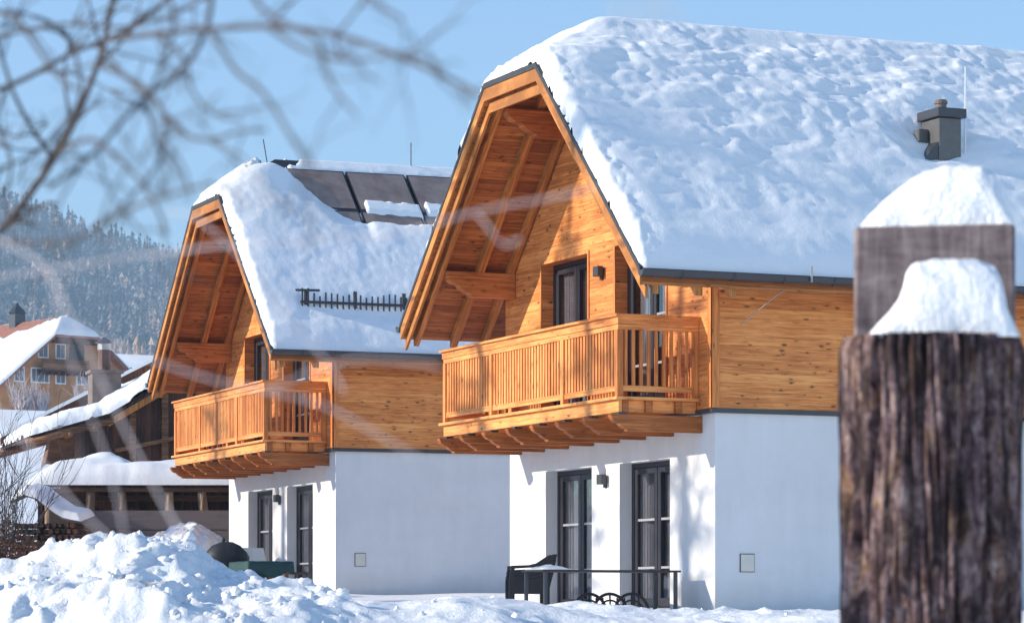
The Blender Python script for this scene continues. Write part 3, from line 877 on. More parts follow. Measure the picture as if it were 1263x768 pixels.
# black metal table
tb = empty("metal_table", loc1(0, 0), TH1)
MB().box(-2.44, -.32, .42, 1.18, .60, .628).build("table_top", M['plastic'], tb, bevel=.004)
for x in (-2.40, -.40):
    for y in (.46, 1.12):
        MB().box(x, x + .045, y, y + .045, -.08, .598).build("leg", M['metal'], tb)
tag(tb, "long thin-legged black metal table in front of the right-hand terrace door", "table")
sxx = np.linspace(-2.42, -1.95, 26); syy = np.linspace(.45, 1.15, 30)
SX, SY = np.meshgrid(sxx, syy)
sz = .630 + .06 * np.clip(np.sin(math.pi * (SX + 2.42) / .47), 0, 1) ** .6 * np.clip(np.sin(math.pi * (SY - .45) / .7), 0, 1) ** .6 * (1 + .5 * fbm(SX * 6, SY * 6, 3))
o = grid_mesh("table_snow", SX, SY, sz, M['snow']); o.location = loc1(0, 0); o.rotation_euler.z = TH1
tag(o, "small snow patch left on the end of the black metal table", "snow")

# hoop-backed garden chairs lying half buried
def make_hoop_chair():
    r = empty("garden_chair")
    pts = [(.24 * math.cos(t), 0, .30 * math.sin(t)) for t in np.linspace(0, math.pi, 15)]
    MB().tube(pts, .022, 7).build("hoop", M['plastic'], r)
    MB().tube([(.17 * math.cos(t), .02, .21 * math.sin(t)) for t in np.linspace(0, math.pi, 13)], .014, 6).build("inner_hoop", M['plastic'], r)
    for x in (-.10, 0, .10):
        MB().box(x - .012, x + .012, -.006, .006, 0, .29 - abs(x) * .5).build("slat", M['plastic'], r)
    MB().box(-.22, .22, .02, .40, -.03, .0).build("seat", M['plastic'], r)
    return r
hc = make_hoop_chair()
for k, (u, lab) in enumerate(((728, "left one of three dark hoop-backed garden chairs half buried in snow"),
                              (753, "middle one of three dark hoop-backed garden chairs half buried in snow"),
                              (779, "right one of three dark hoop-backed garden chairs half buried in snow"))):
    o = hc if k == 0 else copy_tree(hc)
    p = at(u, 744, 43.2 - .12 * k)
    o.location = (p.x, p.y, .02); o.rotation_euler = (rad(-22), 0, rad(8 - 5 * k))
    tag(o, lab, "chair", "half-buried hoop chairs")

# terrace of the farther chalet: covered grill, cloth table, chairs, bench
Yg_ = 57.0
p = at(280, 700, Yg_)
g = empty("covered_grill", (p.x, Yg_, .40))
vs = []; fs = []
prof = [(.34, 0), (.35, .50), (.47, .60), (.50, .67), (.46, .76), (.33, .88), (.14, .95), (.0, .955)]
n = 18
for r_, z_ in prof:
    for k in range(n):
        t = 2 * math.pi * k / n
        w = 1 + .12 * math.sin(3 * t + z_ * 4) + .06 * math.sin(7 * t + 3 * z_)
        vs.append((r_ * 1.15 * math.cos(t) * w, r_ * .85 * math.sin(t) * w, z_))
for i in range(len(prof) - 1):
    for k in range(n): fs.append((i * n + k, i * n + (k + 1) % n, (i + 1) * n + (k + 1) % n, (i + 1) * n + k))
raw_mesh("cover", vs, fs, M['cover'], g)
kb = MB()
for i in range(5):
    pass
MB().tube([(-.10, 0, .94), (-.10, 0, .97), (-.10, 0, 1.0), (-.10, 0, 1.03)], [.03, .055, .055, .02], 10).build("knob", M['cover'], g, smooth=True)
MB().hexa([(-.62, -.18, .66), (-.35, -.18, .70), (-.35, .18, .70), (-.62, .18, .66), (-.62, -.18, .69), (-.35, -.18, .75), (-.35, .18, .75), (-.62, .18, .69)]).build("side_shelf", M['old_wood_h'], g)
g.scale = (.66, .66, 1)
tag(g, "round barbecue grill under a black cover on the farther terrace", "grill")

p = at(322, 700, 56.2)
t2 = empty("garden_table", (p.x, p.y, .40), TH2)
MB().box(-.42, .42, -.60, .60, .52, .56).build("table_top", M['old_wood_h'], t2)
for x in (-.36, .30):
    for y in (-.52, .46): MB().box(x, x + .06, y, y + .06, 0, .52).build("leg", M['old_wood_h'], t2)
tag(t2, "low wooden garden table under a green cloth on the farther terrace", "table")
n = 24; vs = []; fs = []
for i in range(n + 1):
    for j in range(n + 1):
        x = -.52 + 1.04 * i / n; y = -.72 + 1.44 * j / n
        dx = max(abs(x) - .43, 0); dy = max(abs(y) - .61, 0)
        drop = (dx + dy) * 2.2 * (1 + .25 * math.sin(9 * x + 7 * y))
        vs.append((x - (dx * .75) * (1 if x > 0 else -1), y - dy * .75 * (1 if y > 0 else -1), .572 + .008 * math.sin(14 * x) * math.sin(11 * y) - drop))
for i in range(n):
    for j in range(n): fs.append((i * (n + 1) + j, (i + 1) * (n + 1) + j, (i + 1) * (n + 1) + j + 1, i * (n + 1) + j + 1))
c = raw_mesh("table_cloth", vs, fs, M['green_cloth']); c.location = t2.location; c.rotation_euler.z = TH2
tag(c, "green cloth hanging over the low table on the farther terrace", "tablecloth")

def make_fold_chair():
    r = empty("folding_chair")
    MB().hexa([(-.20, .18, .42), (.20, .18, .42), (.20, .20, .42), (-.20, .20, .42), (-.20, .30, .84), (.20, .30, .84), (.20, .32, .84), (-.20, .32, .84)]).build("backrest", M['meter'], r)
    MB().box(-.2, .2, -.2, .2, .40, .425).build("seat", M['meter'], r)
    for x in (-.19, .16):
        for y in (-.19, .16): MB().box(x, x + .03, y, y + .03, 0, .40).build("leg", M['metal'], r)
    return r
fc = make_fold_chair()
for k, (u, Y, rz, lab) in enumerate(((312, 57.4, 40, "pale folding chair between the covered grill and the green table"),
                                     (329, 57.7, 48, "pale folding chair behind the green table beside the terrace door"))):
    o = fc if k == 0 else copy_tree(fc)
    p = at(u, 700, Y); o.location = (p.x, Y, .42); o.rotation_euler = (0, 0, rad(rz))
    tag(o, lab, "chair", "pale folding chairs")
p = at(366, 700, 57.6)
bn = empty("metal_bench", (p.x, p.y, .34), TH2)
MB().box(-.14, .14, -.30, .30, .42, .46).build("seat", M['old_wood_h'], bn)
for x in (-.13, .10):
    for y in (-.29, .26): MB().box(x, x + .03, y, y + .03, -.1, .42).build("leg", M['metal'], bn)
MB().box(-.13, .13, -.28, -.26, .18, .21).box(-.13, .13, .26, .28, .18, .21).build("stretcher", M['metal'], bn)
tag(bn, "small slatted bench with thin metal legs by the farther terrace door", "bench")

# ------------------------------------------------------------------ old barn behind (local x = along slope, y = along ridge)
EB = at(133, 513, 75.0)
ZB = EB.z
barn = empty("wooden_barn", (EB.x, EB.y, 0.0), THB)
tag(barn, "dark weathered wooden barn with a snowy roof and a tall rendered chimney", "barn")
def barn_z(x): return ZB + (x * .30 if x < 0 else x * .60)
LBN = 5.2
def barn_slab(x0, x1, y0, y1, o0, o1):
    k = MB(); q = []
    for o in (o0, o1):
        q.append([(x0, y0, barn_z(x0) + o), (x1, y0, barn_z(x1) + o), (x1, y1, barn_z(x1) + o), (x0, y1, barn_z(x0) + o)])
    return k.hexa(q[0] + q[1])
m = barn_slab(-1.9, 0, -.1, LBN, -.02, .06); m.v += []; r_ = barn_slab(0, 5.2, -.1, LBN, -.02, .06); m.add(r_.v, r_.f)
b2 = MB(); xr = 5.2
b2.hexa([(5.2, -.1, barn_z(5.2) - .02), (11, -.1, barn_z(5.2) - 3.5), (11, LBN, barn_z(5.2) - 3.5), (5.2, LBN, barn_z(5.2) - .02),
         (5.2, -.1, barn_z(5.2) + .06), (11, -.1, barn_z(5.2) - 3.42), (11, LBN, barn_z(5.2) - 3.42), (5.2, LBN, barn_z(5.2) + .06)])
m.add(b2.v, b2.f)
broof = m.build("roof", M['old_wood'], barn)
MB().hexa([(0, -.16, ZB - .26), (5.2, -.16, barn_z(5.2) - .26), (5.2, -.105, barn_z(5.2) - .26), (0, -.105, ZB - .26),
           (0, -.16, ZB - .08), (5.2, -.16, barn_z(5.2) - .08), (5.2, -.105, barn_z(5.2) - .08), (0, -.105, ZB - .08)]).build("verge_board", M['rafter'], broof)
# shingle ends along the near verge
k = MB()
for i in range(26):
    x = .08 + i * .19
    z = barn_z(x)
    k.hexa([(x, -.20, z - .06), (x + .15, -.20, z + .03), (x + .15, .05, z + .03), (x, .05, z - .06),
            (x, -.20, z - .03), (x + .15, -.20, z + .09), (x + .15, .05, z + .09), (x, .05, z - .03)])
k.build("shingle_edge", M['roofing'], broof)
k = MB()
k.hexa([(-1.9, LBN, barn_z(-1.9) + .0), (5.2, LBN, barn_z(5.2)), (5.2, LBN + .12, barn_z(5.2)), (-1.9, LBN + .12, barn_z(-1.9)),
        (-1.9, LBN, barn_z(-1.9) + .30), (5.2, LBN, barn_z(5.2) + .30), (5.2, LBN + .12, barn_z(5.2) + .30), (-1.9, LBN + .12, barn_z(-1.9) + .30)])
# verge log along the kicked eave
MB().tube([(-2.0, -.14, barn_z(-2.0) - .10), (-1.0, -.13, barn_z(-1.0) - .10), (.12, -.12, ZB - .10)], [.105, .10, .09], 10).build("verge_log", M['old_wood_h'], broof, smooth=True)
MB().tube([(-2.0, LBN - .2, barn_z(-2.0) - .12), (.2, LBN - .2, ZB - .06)], .1, 8).build("verge_log", M['old_wood_h'], broof, smooth=True)
for xx in (-.95, -.35):
    MB().tube([(xx, -.28, barn_z(xx) - .20), (xx, .6, barn_z(xx) - .20)], .075, 8).build("beam_end", M['old_wood_h'], broof, smooth=True)
# gable wall and side wall
m = MB()
m.prism([(-.30, .4), (10.6, .4), (10.6, barn_z(5.2) - 3.4), (5.2, barn_z(5.2) - .06), (0, ZB - .04), (-.30, ZB - .12)], 'y', .22, .34)
m.box(-.42, -.30, .22, LBN - .3, .4, ZB - .16)
m.build("wall", M['old_wood'], barn)
for i, x in enumerate((.55, 1.35, 2.2, 3.2)):
    MB().box(x, x + .16, .10, .218, 2.2, barn_z(x) - .22).build("wall_post", M['old_wood_h'], barn)
MB().hexa([(.2, .02, 3.95), (2.4, .02, 4.45), (2.4, .2, 4.45), (.2, .2, 3.95), (.2, .02, 4.05), (2.4, .02, 4.55), (2.4, .2, 4.55), (.2, .2, 4.05)]).build("brace", M['old_wood_h'], barn)
# tapered boarded hatch under the eave
MB().hexa([(-1.55, .55, 3.2), (-.72, .55, 3.2), (-.72, 1.2, 3.2), (-1.55, 1.2, 3.2), (-1.30, .55, 4.28), (-.72, .55, 4.42), (-.72, 1.2, 4.42), (-1.30, 1.2, 4.28)]).build("boarded_hatch", M['old_wood_h'], barn)
# chimney
xc, yc = .30, 2.3
zc0 = barn_z(xc)
ck = MB().box(xc - .36, xc + .36, yc - .36, yc + .36, zc0 - .6, zc0 + 1.02).build("chimney", M['stone'], barn)
MB().box(xc - .42, xc + .42, yc - .42, yc + .42, zc0 + 1.022, zc0 + 1.10).build("chimney_slab", M['stone'], ck)
MB().tube([(xc, yc, zc0 + 1.10), (xc, yc, zc0 + 1.78)], .16, 12).build("flue_pipe", plain("rusty_flue", (.13, .07, .06), .6), ck)
MB().tube([(xc, yc, zc0 + 1.62), (xc, yc, zc0 + 1.78)], .175, 12).build("flue_band", M['zinc'], ck)
MB().tube([(xc, yc, zc0 + 1.80), (xc, yc, zc0 + 1.95)], [.24, .02], 12).build("flue_hood", M['metal'], ck)

# barn roof snow
xs = np.arange(-1.95, 5.3, .05); ys = np.arange(-.22, LBN + .1, .06)
XX, YY = np.meshgrid(xs, ys)
hz = np.where(XX < 0, ZB + XX * .30, ZB + XX * .60)
e = np.minimum(np.minimum(YY + .20 + .06 * fbm(XX * 2, YY, 3), LBN + .08 - YY), XX + 1.93 + .1 * fbm(YY * 1.5, XX, 3))
T = (.36 + .09 * fbm(XX * .8, YY * .8, 3) + .03 * fbm(XX * 3, YY * 3, 2)) * np.sqrt(np.clip(np.clip(e, 0, .45) / .45, 0, 1))
bs = grid_mesh("barn_roof_snow", XX, YY, hz + .055 + T, M['snow'], None, keep=(T > .012))
bs.location = barn.location; bs.rotation_euler.z = THB
tag(bs, "snow layer on the sloping roof of the dark wooden barn", "snow", "snow on roofs")
vb = k.build("far_verge", M['old_wood'], barn)
MB().hexa([(-1.9, LBN - .02, barn_z(-1.9) + .302), (5.2, LBN - .02, barn_z(5.2) + .302), (5.2, LBN + .16, barn_z(5.2) + .302), (-1.9, LBN + .16, barn_z(-1.9) + .302),
           (-1.9, LBN, barn_z(-1.9) + .40), (5.2, LBN, barn_z(5.2) + .40), (5.2, LBN + .13, barn_z(5.2) + .40), (-1.9, LBN + .13, barn_z(-1.9) + .40)]).build("verge_snow", M['snow'], vb)

# ------------------------------------------------------------------ lean-to shed in front of the barn, with posts and a board fence
YS = 69.0
def sx(u, Y=YS): return (u - CX) * Y / FPX
def szv(v, Y=YS): return (V0 - v) * Y / FPX
shed = empty("open_shed", (sx(160), YS, 1.0), 0)
def L(x, y, z): return (x - sx(160), y - YS, z - 1.0)
def lbox(m, x0, x1, y0, y1, z0, z1):
    a = L(x0, y0, z0); b = L(x1, y1, z1); return m.box(a[0], b[0], a[1], b[1], a[2], b[2])
xl, xr_ = sx(33), sx(330)
sr = MB()
q = [(xl, YS, szv(601)), (xr_, YS, szv(600)), (xr_, YS + 3.6, szv(600) + .55), (xl, YS + 3.6, szv(601) + .55)]
sr.hexa([L(*p_) for p_ in q] + [L(p_[0], p_[1], p_[2] + .07) for p_ in q]).build("roof", M['old_wood'], shed)
lbox(MB(), xl, xr_, YS - .05, YS + .10, szv(606), szv(601.5)).build("eave_beam", M['old_wood_h'], shed)
bw = lbox(MB(), xl + .3, xr_, YS + 3.2, YS + 3.35, .6, szv(601) + .40); lbox(bw, xl + .2, xl + .3, YS + .3, YS + 3.35, .6, szv(601) + .02); bw.build("back_wall", M['old_wood'], shed)  # includes a left end wall added to keep sun off the back
lbox(MB(), xl, xr_, YS + 1.2, YS + 1.32, szv(615), szv(608)).build("cross_beam", M['old_wood_h'], shed)
for u, lean in ((60, 0), (110, .05), (151, -.06), (208, 0), (251, -.10), (300, 0)):
    MB().tube([L(sx(u) - lean, YS + .15, .8), L(sx(u), YS + .12, szv(633)), L(sx(u) + lean * .5, YS + .03, szv(606))], [.12, .11, .10], 9).build("log_post", M['post_wood'], shed, smooth=True)
tag(shed, "low open wooden shed with log posts under a thick snowy roof", "shed")
# its snow
xs = np.arange(xl - .1, xr_ + .1, .06); ys = np.arange(YS - .12, YS + 3.7, .06)
XX, YY = np.meshgrid(xs, ys)
U = XX * FPX / YS + CX
top = np.interp(U, [20, 33, 45, 70, 95, 110, 122, 140, 152, 175, 215, 260, 330], [605, 600, 585, 572, 563, 559, 558, 566, 574, 571, 568, 568, 568])
e = YY - (YS - .11) + .03 * fbm(XX * 1.5, YY, 3)
back = np.clip((YY - YS) / 3.0, 0, 1)
zf = szv(600) + .075 + np.clip((YY - YS) / 3.6, -.1, 1) * .55
crest = (V0 - top) / FPX * (YS + 1.8)
rise = np.clip((crest - (zf)), .05, 2)
Zs = zf + np.minimum(rise, .42 + .05 * fbm(XX * .6, YY, 2)) * np.sqrt(np.clip(e / .35, 0, 1)) + np.clip(rise - .42, 0, 1.2) * sstep(.2, 2.2, YY - YS) + .03 * fbm(XX * 1.2, YY * 1.2, 3)
ss = grid_mesh("shed_roof_snow", XX, YY, np.where(e > .01, Zs, zf - .02), M['snow_soft'], None, keep=e > -.05)
tag(ss, "thick rounded snow cushion on the low open shed roof", "snow", "snow on roofs")
# board fence
fe = empty("board_fence", (sx(170, 68), 68.0, .9), 0)
m = MB()
for i in range(3):
    z0 = 1.0 + i * .44 - .9
    m.box(sx(62, 68) - sx(170, 68), sx(300, 68) - sx(170, 68), -.03, .02, z0, z0 + .425)
m.build("board_panel", M['gray_boards'], fe)
for u in (64, 128, 205, 282):
    MB().box(sx(u, 68) - sx(170, 68) - .06, sx(u, 68) - sx(170, 68) + .06, .022, .14, -.3, 1.40).build("fence_post", M['gray_boards'], fe)
tag(fe, "grey weathered plank fence in front of the open shed", "fence")
# little snowy roof left of the fence (covered wood stack)
ws = empty("covered_woodpile", (sx(60, 66.8), 66.8, .8), rad(-6))
x0, x1 = sx(14, 66.8) - sx(60, 66.8), sx(102, 66.8) - sx(60, 66.8)
for i in range(26):
    for j in range(6):
        x = x0 + .15 + (i + .5 * (j % 2)) * .055
        if x > x1 - .1: continue
        pass
m = MB(); R = random.Random(31)
for j in range(9):
    for i in range(11):
        x = x0 + .12 + i * .135 + (j % 2) * .06
        if x > x1 - .10 or .10 + j * .13 > float(np.interp((x - x0) / (x1 - x0), [0, .2, .38, .55, .75, 1], [1.82, 1.98, 1.90, 1.68, 1.48, 1.40])) - .28: continue
        m.tube([(x, R.uniform(-.06, .06), .10 + j * .13), (x, .8, .10 + j * .13)], R.uniform(.045, .064), 7)
m.build("log_stack", M['old_wood'], ws)
def ptop(f): return float(np.interp(f, [0, .2, .38, .55, .75, 1], [1.82, 1.98, 1.90, 1.68, 1.48, 1.40]))
m = MB(); vs = []; fs = []
n = 24
for i in range(n + 1):
    f = i / n; x = x0 + (x1 - x0) * f; z = ptop(f) - .14
    for y, dz in ((-.15, -.03), (1.0, .12)):
        vs += [(x, y, z + dz - .04), (x, y, z + dz)]
for i in range(n):
    a = i * 4; b = a + 4
    fs += [(a + 1, b + 1, b + 3, a + 3), (a, a + 2, b + 2, b), (a, b, b + 1, a + 1), (a + 2, a + 3, b + 3, b + 2)]
m.add(vs, fs); m.build("cover_sheet", M['gray_boards'], ws)
tag(ws, "low log pile under a sagging cover at the left end of the plank fence", "woodpile")
xs = np.linspace(x0 - .03, x1 + .03, 60); ys = np.linspace(-.2, 1.05, 40)
XX, YY = np.meshgrid(xs, ys)
f = (XX - x0) / (x1 - x0)
e = np.minimum(np.minimum(YY + .19, 1.05 - YY), np.minimum(XX - x0 + .03, x1 + .03 - XX))
Z = np.interp(f, [0, .2, .38, .55, .75, 1], [1.82, 1.98, 1.90, 1.68, 1.48, 1.40]) - .17 + (YY + .15) * .13 + .15 * np.sqrt(np.clip(e / .10, 0, 1)) + .01 * fbm(XX * 4, YY * 4, 3)
wsn = grid_mesh("woodpile_snow", XX, YY, Z, M['snow_soft']); wsn.location = ws.location; wsn.rotation_euler.z = rad(-6)
tag(wsn, "pointed snow slab on the covered log pile left of the plank fence", "snow")

# shrub at the left edge ------------------------------------------------
def twig_shrub(name, loc, n, h, spread, mat, r0, label, seed=1, leaves=None):
    R = random.Random(seed)
    root = empty(name, loc)
    m = MB()
    def grow(p, d, ln, r, lvl):
        pts = [p]; q = p
        for k in range(4):
            d = (d + Vector((R.uniform(-.22, .22), R.uniform(-.22, .22), R.uniform(-.05, .14)))).normalized()
            q = q + d * ln / 4; pts.append(q)
            if lvl < 2 and R.random() < .75:
                dd = (d + Vector((R.uniform(-.8, .8), R.uniform(-.8, .8), R.uniform(-.2, .5)))).normalized()
                grow(q, dd, ln * R.uniform(.35, .6), r * .55, lvl + 1)
        m.tube(pts, [r * (1 - .18 * k) for k in range(5)], 4, cap=False)
    for i in range(n):
        a = R.uniform(0, 6.28); rr = R.uniform(0, .35) * spread
        d = Vector((math.cos(a) * R.uniform(.05, .55), math.sin(a) * R.uniform(.05, .55), 1)).normalized()
        grow(Vector((math.cos(a) * rr, math.sin(a) * rr, 0)), d, h * R.uniform(.6, 1.0), r0, 0)
    m.build("twigs", mat, root)
    if leaves:
        vs = []; fs = []
        for i in range(leaves):
            a = R.uniform(0, 6.28); q = math.sqrt(R.random()) * spread; z = R.uniform(.02, .62) * h * (1 - .4 * q / spread)
            c = Vector((math.cos(a) * q, math.sin(a) * q, z)); s = R.uniform(.018, .04)
            u1 = Vector((R.gauss(0, 1), R.gauss(0, 1), R.gauss(0, 1))).normalized(); u2 = u1.orthogonal().normalized()
            k = len(vs); vs += [c - u1 * s, c + u2 * s * .6, c + u1 * s, c - u2 * s * .6]; fs.append((k, k + 1, k + 2, k + 3))
        raw_mesh("dry_leaves", vs, fs, M['red_twig'], root, smooth=False)
    tag(root, label, "shrub")
    return root
p = at(8, 700, 46.0)
twig_shrub("bare_shrub", (p.x - .15, 46, .15), 46, 2.35, .75, M['bark'], .011, "bare russet shrub with dark upright twigs at the left edge of the snow bank", 4, 5200)

# ------------------------------------------------------------------ distant farmhouse
YH = 280.0
PXH = FPX / YH
apx = at(95, 413, YH)                                  # middle of the clipped gable edge
thf = math.atan2(.64, .77)                             # gable direction (0.77, 0.64)
fh = empty("farmhouse", (apx.x, apx.y, 15.5), thf)     # local x along the gable (to the right), y back along the ridge
zh = apx.z - 15.5; hw = 8.6; ha_ = 2.2; sl = .84; zrg = zh + ha_ * sl; zev = zh - (hw - ha_) * sl
LF = 15.0
def fzr(x): return zrg - sl * abs(x)
m = MB()
m.prism([(-7.4, -1), (7.4, -1), (7.4, fzr(7.4) - .25), (2.2, zh - .25), (-2.2, zh - .25), (-7.4, fzr(7.4) - .25)], 'y', 1.0, LF - 1)
m.build("wall", M['ochre'], fh)
vs = [(-hw, 0, zev), (-hw, LF, zev), (0, LF, zrg), (0, 2.6, zrg), (-ha_, 0, zh), (hw, 0, zev), (hw, LF, zev), (ha_, 0, zh)]
top = [(0, 1, 2, 3, 4), (6, 5, 7, 3, 2), (7, 4, 3)]
nv = len(vs)
vs2 = vs + [(x, y, z - .3) for x, y, z in vs]
fs = top + [tuple(i + nv for i in reversed(f)) for f in top]
rim = [0, 4, 7, 5, 6, 2, 1]
for i in range(len(rim)):
    a, b = rim[i], rim[(i + 1) % len(rim)]; fs.append((a, b, b + nv, a + nv))
froof = MB().add(vs2, fs).build("roof", M['tile'], fh)
tower = MB().box(-.55, .55, 10.0, 11.1, zrg - .6, zrg + .9)
tw = tower.build("chimney", M['metal'], froof)
MB().tube([(0, 10.55, zrg + .9), (0, 10.55, zrg + 1.3), (0, 10.55, zrg + 1.9)], [.9, .55, .02], 8).build("chimney_hood", M['metal'], tw)
def fwin(x, z, w=.85, h=1.15):
    f = MB().box(x - w / 2 - .12, x + w / 2 + .12, .93, .998, z - .12, z + h + .12).build("window", M['white_paint'], fh)
    MB().box(x - w / 2, x - .04, .90, .928, z, z + h).box(x + .04, x + w / 2, .90, .928, z, z + h).build("pane", plain('farm_window_pane', (.13, .13, .16), .3), f)
zu, zl = szv(441, YH) - 15.5, szv(472, YH) - 15.5
def fx(u): return (at(u, 0, YH).x - apx.x) / .77 * 1.0
for u in (64, 83): fwin(fx(u), zu)
for u in (38, 56, 65, 83, 106, 116): fwin(fx(u), zl)
# arched loggia
pts = [(fx(101) - .8, zu - .5), (fx(101) + .8, zu - .5)] + [(fx(101) + .8 * math.cos(t), zu + .9 + .8 * math.sin(t)) for t in np.linspace(0, math.pi, 9)]
MB().prism(pts, 'y', .95, .998).build("arched_opening", M['frame'], fh)
fb = MB().box(fx(57), fx(108), -.1, .995, zu - 1.35, zu - 1.2).build("balcony", M['old_wood'], fh)
MB().box(fx(57), fx(108), -.12, -.04, zu - 1.19, zu - .25).build("railing", M['old_wood_h'], fb)
for i in range(7):
    x = fx(60) + i * (fx(105) - fx(60)) / 6
    MB().box(x - .1, x + .1, -.1, .995, zu - 1.62, zu - 1.352).build("beam", M['old_wood'], fb)
MB().box(-2.4, 2.4, -.0, .995, zh - .75, zh - .45).build("hip_beam", M['old_wood'], fh)
tag(fh, "distant ochre farmhouse with a balcony, half-hipped tiled roof and white windows", "farmhouse")
# its snow
def fsnow():
    xs = np.linspace(-hw - .1, hw + .1, 120); ys = np.linspace(-.1, LF, 110)
    X, Y = np.meshgrid(xs, ys)
    z = np.minimum(zrg - sl * np.abs(X), zh + (zrg - zh) / 2.6 * Y)
    e = np.minimum(np.minimum(X + hw + .1, hw + .1 - X), Y + .1)
    nz = fbm(X * .5, Y * .5, 4)
    bare = (z > zrg - .45 - .22 * (Y - 2.5) + .5 * nz) & (Y > 2.2) & (X < .3)
    T = .38 * np.sqrt(np.clip(e / .4, 0, 1)) * (~bare) + .04 * nz
    T = np.where(bare, 0, T)
    o = grid_mesh("farmhouse_snow", X, Y, z + T, M['snow_soft'], None, keep=T > .03)
    o.location = fh.location; o.rotation_euler.z = thf
    tag(o, "melting snow sheet on the roof of the distant ochre farmhouse", "snow", "snow on roofs")
fsnow()
for k, (u, s) in enumerate(((30, 1.0), (52, .8), (108, .9), (122, 1.1))):
    p = at(u, 497, 225)
    twig_shrub("frosted_shrub", (p.x, 225, 14.5), 26, 2.3 * s, 1.6 * s, M['twig'], .05, "frosted bare shrub in front of the distant ochre farmhouse", 20 + k)["group"] = "frosted shrubs below the farmhouse"

# white-roofed shed glimpsed between barn and chalet
p = at(160, 442, 330)
sh = empty("field_barn", (p.x, 330, 24.6), 0)
MB().box(-2.6, 2.6, 0, 4, -3, 2.0).build("wall", M['old_wood'], sh)
MB().hexa([(-3, -.4, 2.0), (3, -.4, 1.7), (3, 4.5, 3.0), (-3, 4.5, 3.3), (-3, -.4, 2.5), (3, -.4, 2.2), (3, 4.5, 3.5), (-3, 4.5, 3.8)]).build("snowy_roof", M['snow_soft'], sh)
tag(sh, "small barn with a white roof far behind the chimney of the dark barn", "barn")

# ------------------------------------------------------------------ mountain forest
def leaf_mat(name, c, frost):
    t = NT(name)
    n = t.noise(t.coord(), .02, 3, .6); n2 = t.noise(t.coord(), .35, 3, .6)
    a = t.mix(t.maprange(n, .35, .65), tuple(x * .75 for x in c), tuple(min(1, x * 1.3) for x in c))
    t.base(t.mix(t.math('MULTIPLY', t.maprange(n2, .45, .7), frost), a, (.62, .60, .62)))
    return t.set(.85, 0, .1)
M['spruce'] = leaf_mat('spruce_needles', (.035, .052, .045), .30)
M['spruce_frost'] = leaf_mat('frosted_spruce', (.07, .085, .085), .55)
M['larch'] = leaf_mat('bare_larch_twigs', (.42, .29, .22), .45)
M['trunk'] = plain('tree_trunk', (.10, .065, .05), .85)

def conifer(R, h, r, tiers=6, seg=6):
    """list of (verts, faces): drooping ragged branch fans"""
    vs = []; fs = []
    for k in range(tiers):
        f = k / (tiers - 1)
        zc = h * (.12 + .80 * f); rr = r * (1 - .88 * f) * R.uniform(.85, 1.15); dz = h * .17 * (1 - .45 * f)
        a0 = R.uniform(0, 6.28)
        for s in range(seg):
            if R.random() < .08: continue
            a = a0 + 6.283 * s / seg + R.uniform(-.25, .25); w = 6.283 / seg * .62
            q = rr * R.uniform(.7, 1.15)
            i = len(vs)
            vs += [(0, 0, zc + dz * .9), (q * math.cos(a - w), q * math.sin(a - w), zc - dz * R.uniform(.2, .5)),
                   (q * 1.15 * math.cos(a), q * 1.15 * math.sin(a), zc - dz * R.uniform(.35, .6)),
                   (q * math.cos(a + w), q * math.sin(a + w), zc - dz * R.uniform(.2, .5))]
            fs += [(i, i + 1, i + 2), (i, i + 2, i + 3)]
    i = len(vs); vs += [(.12, 0, h * .85), (-.12, 0, h * .85), (0, 0, h * 1.04)]; fs.append((i, i + 1, i + 2))
    return np.array(vs), np.array(fs)

def forest():
    R = random.Random(5)
    protos = [conifer(R, 1.0, .17 * R.uniform(.85, 1.2)) for _ in range(10)]
    V = []; F = []; MI = []; off = 0
    Y = 1480.0
    while Y < 2950:
        step = 7.5 + (Y - 1480) * .0035
        x0, x1 = -.215 * Y, .05 * Y
        dense = -.085 * Y
        x = x0
        while x < x1:
            x += step * R.uniform(.7, 1.3) * (1.0 if x < dense else 2.2)
            yy_ = Y + R.uniform(-step, step)
            dn = float(fbm(np.array(x / 90), np.array(yy_ / 140), 3))
            lf = float(perlin(np.array(x / 60 + 40), np.array(yy_ / 110)))
            if dn < -.75 and yy_ < 2500: continue
            h = R.uniform(12, 21) * (1 + .2 * dn)
            v, f = R.choice(protos)
            a = R.uniform(0, 6.28); ca, sa = math.cos(a), math.sin(a)
            z = float(terrain(np.array(x), np.array(yy_)))
            wv = h * R.uniform(.85, 1.3)
            V.append(np.stack([(v[:, 0] * ca - v[:, 1] * sa) * wv + x, (v[:, 0] * sa + v[:, 1] * ca) * wv + yy_, v[:, 2] * h + z - .5], 1))
            F.append(f + off); off += len(v)
            q = R.random() + lf * .9
            MI += [2 if q > .80 else (1 if q > .30 else 0)] * len(f)
        Y += step * .95
    V = np.concatenate(V); F = np.concatenate(F)
    o = raw_mesh("forest", V, F, [M['spruce'], M['spruce_frost'], M['larch']], None, False, np.array(MI, dtype=np.int32))
    tag(o, "frosted conifer forest covering the far mountainside", "forest", None, "stuff")
forest()

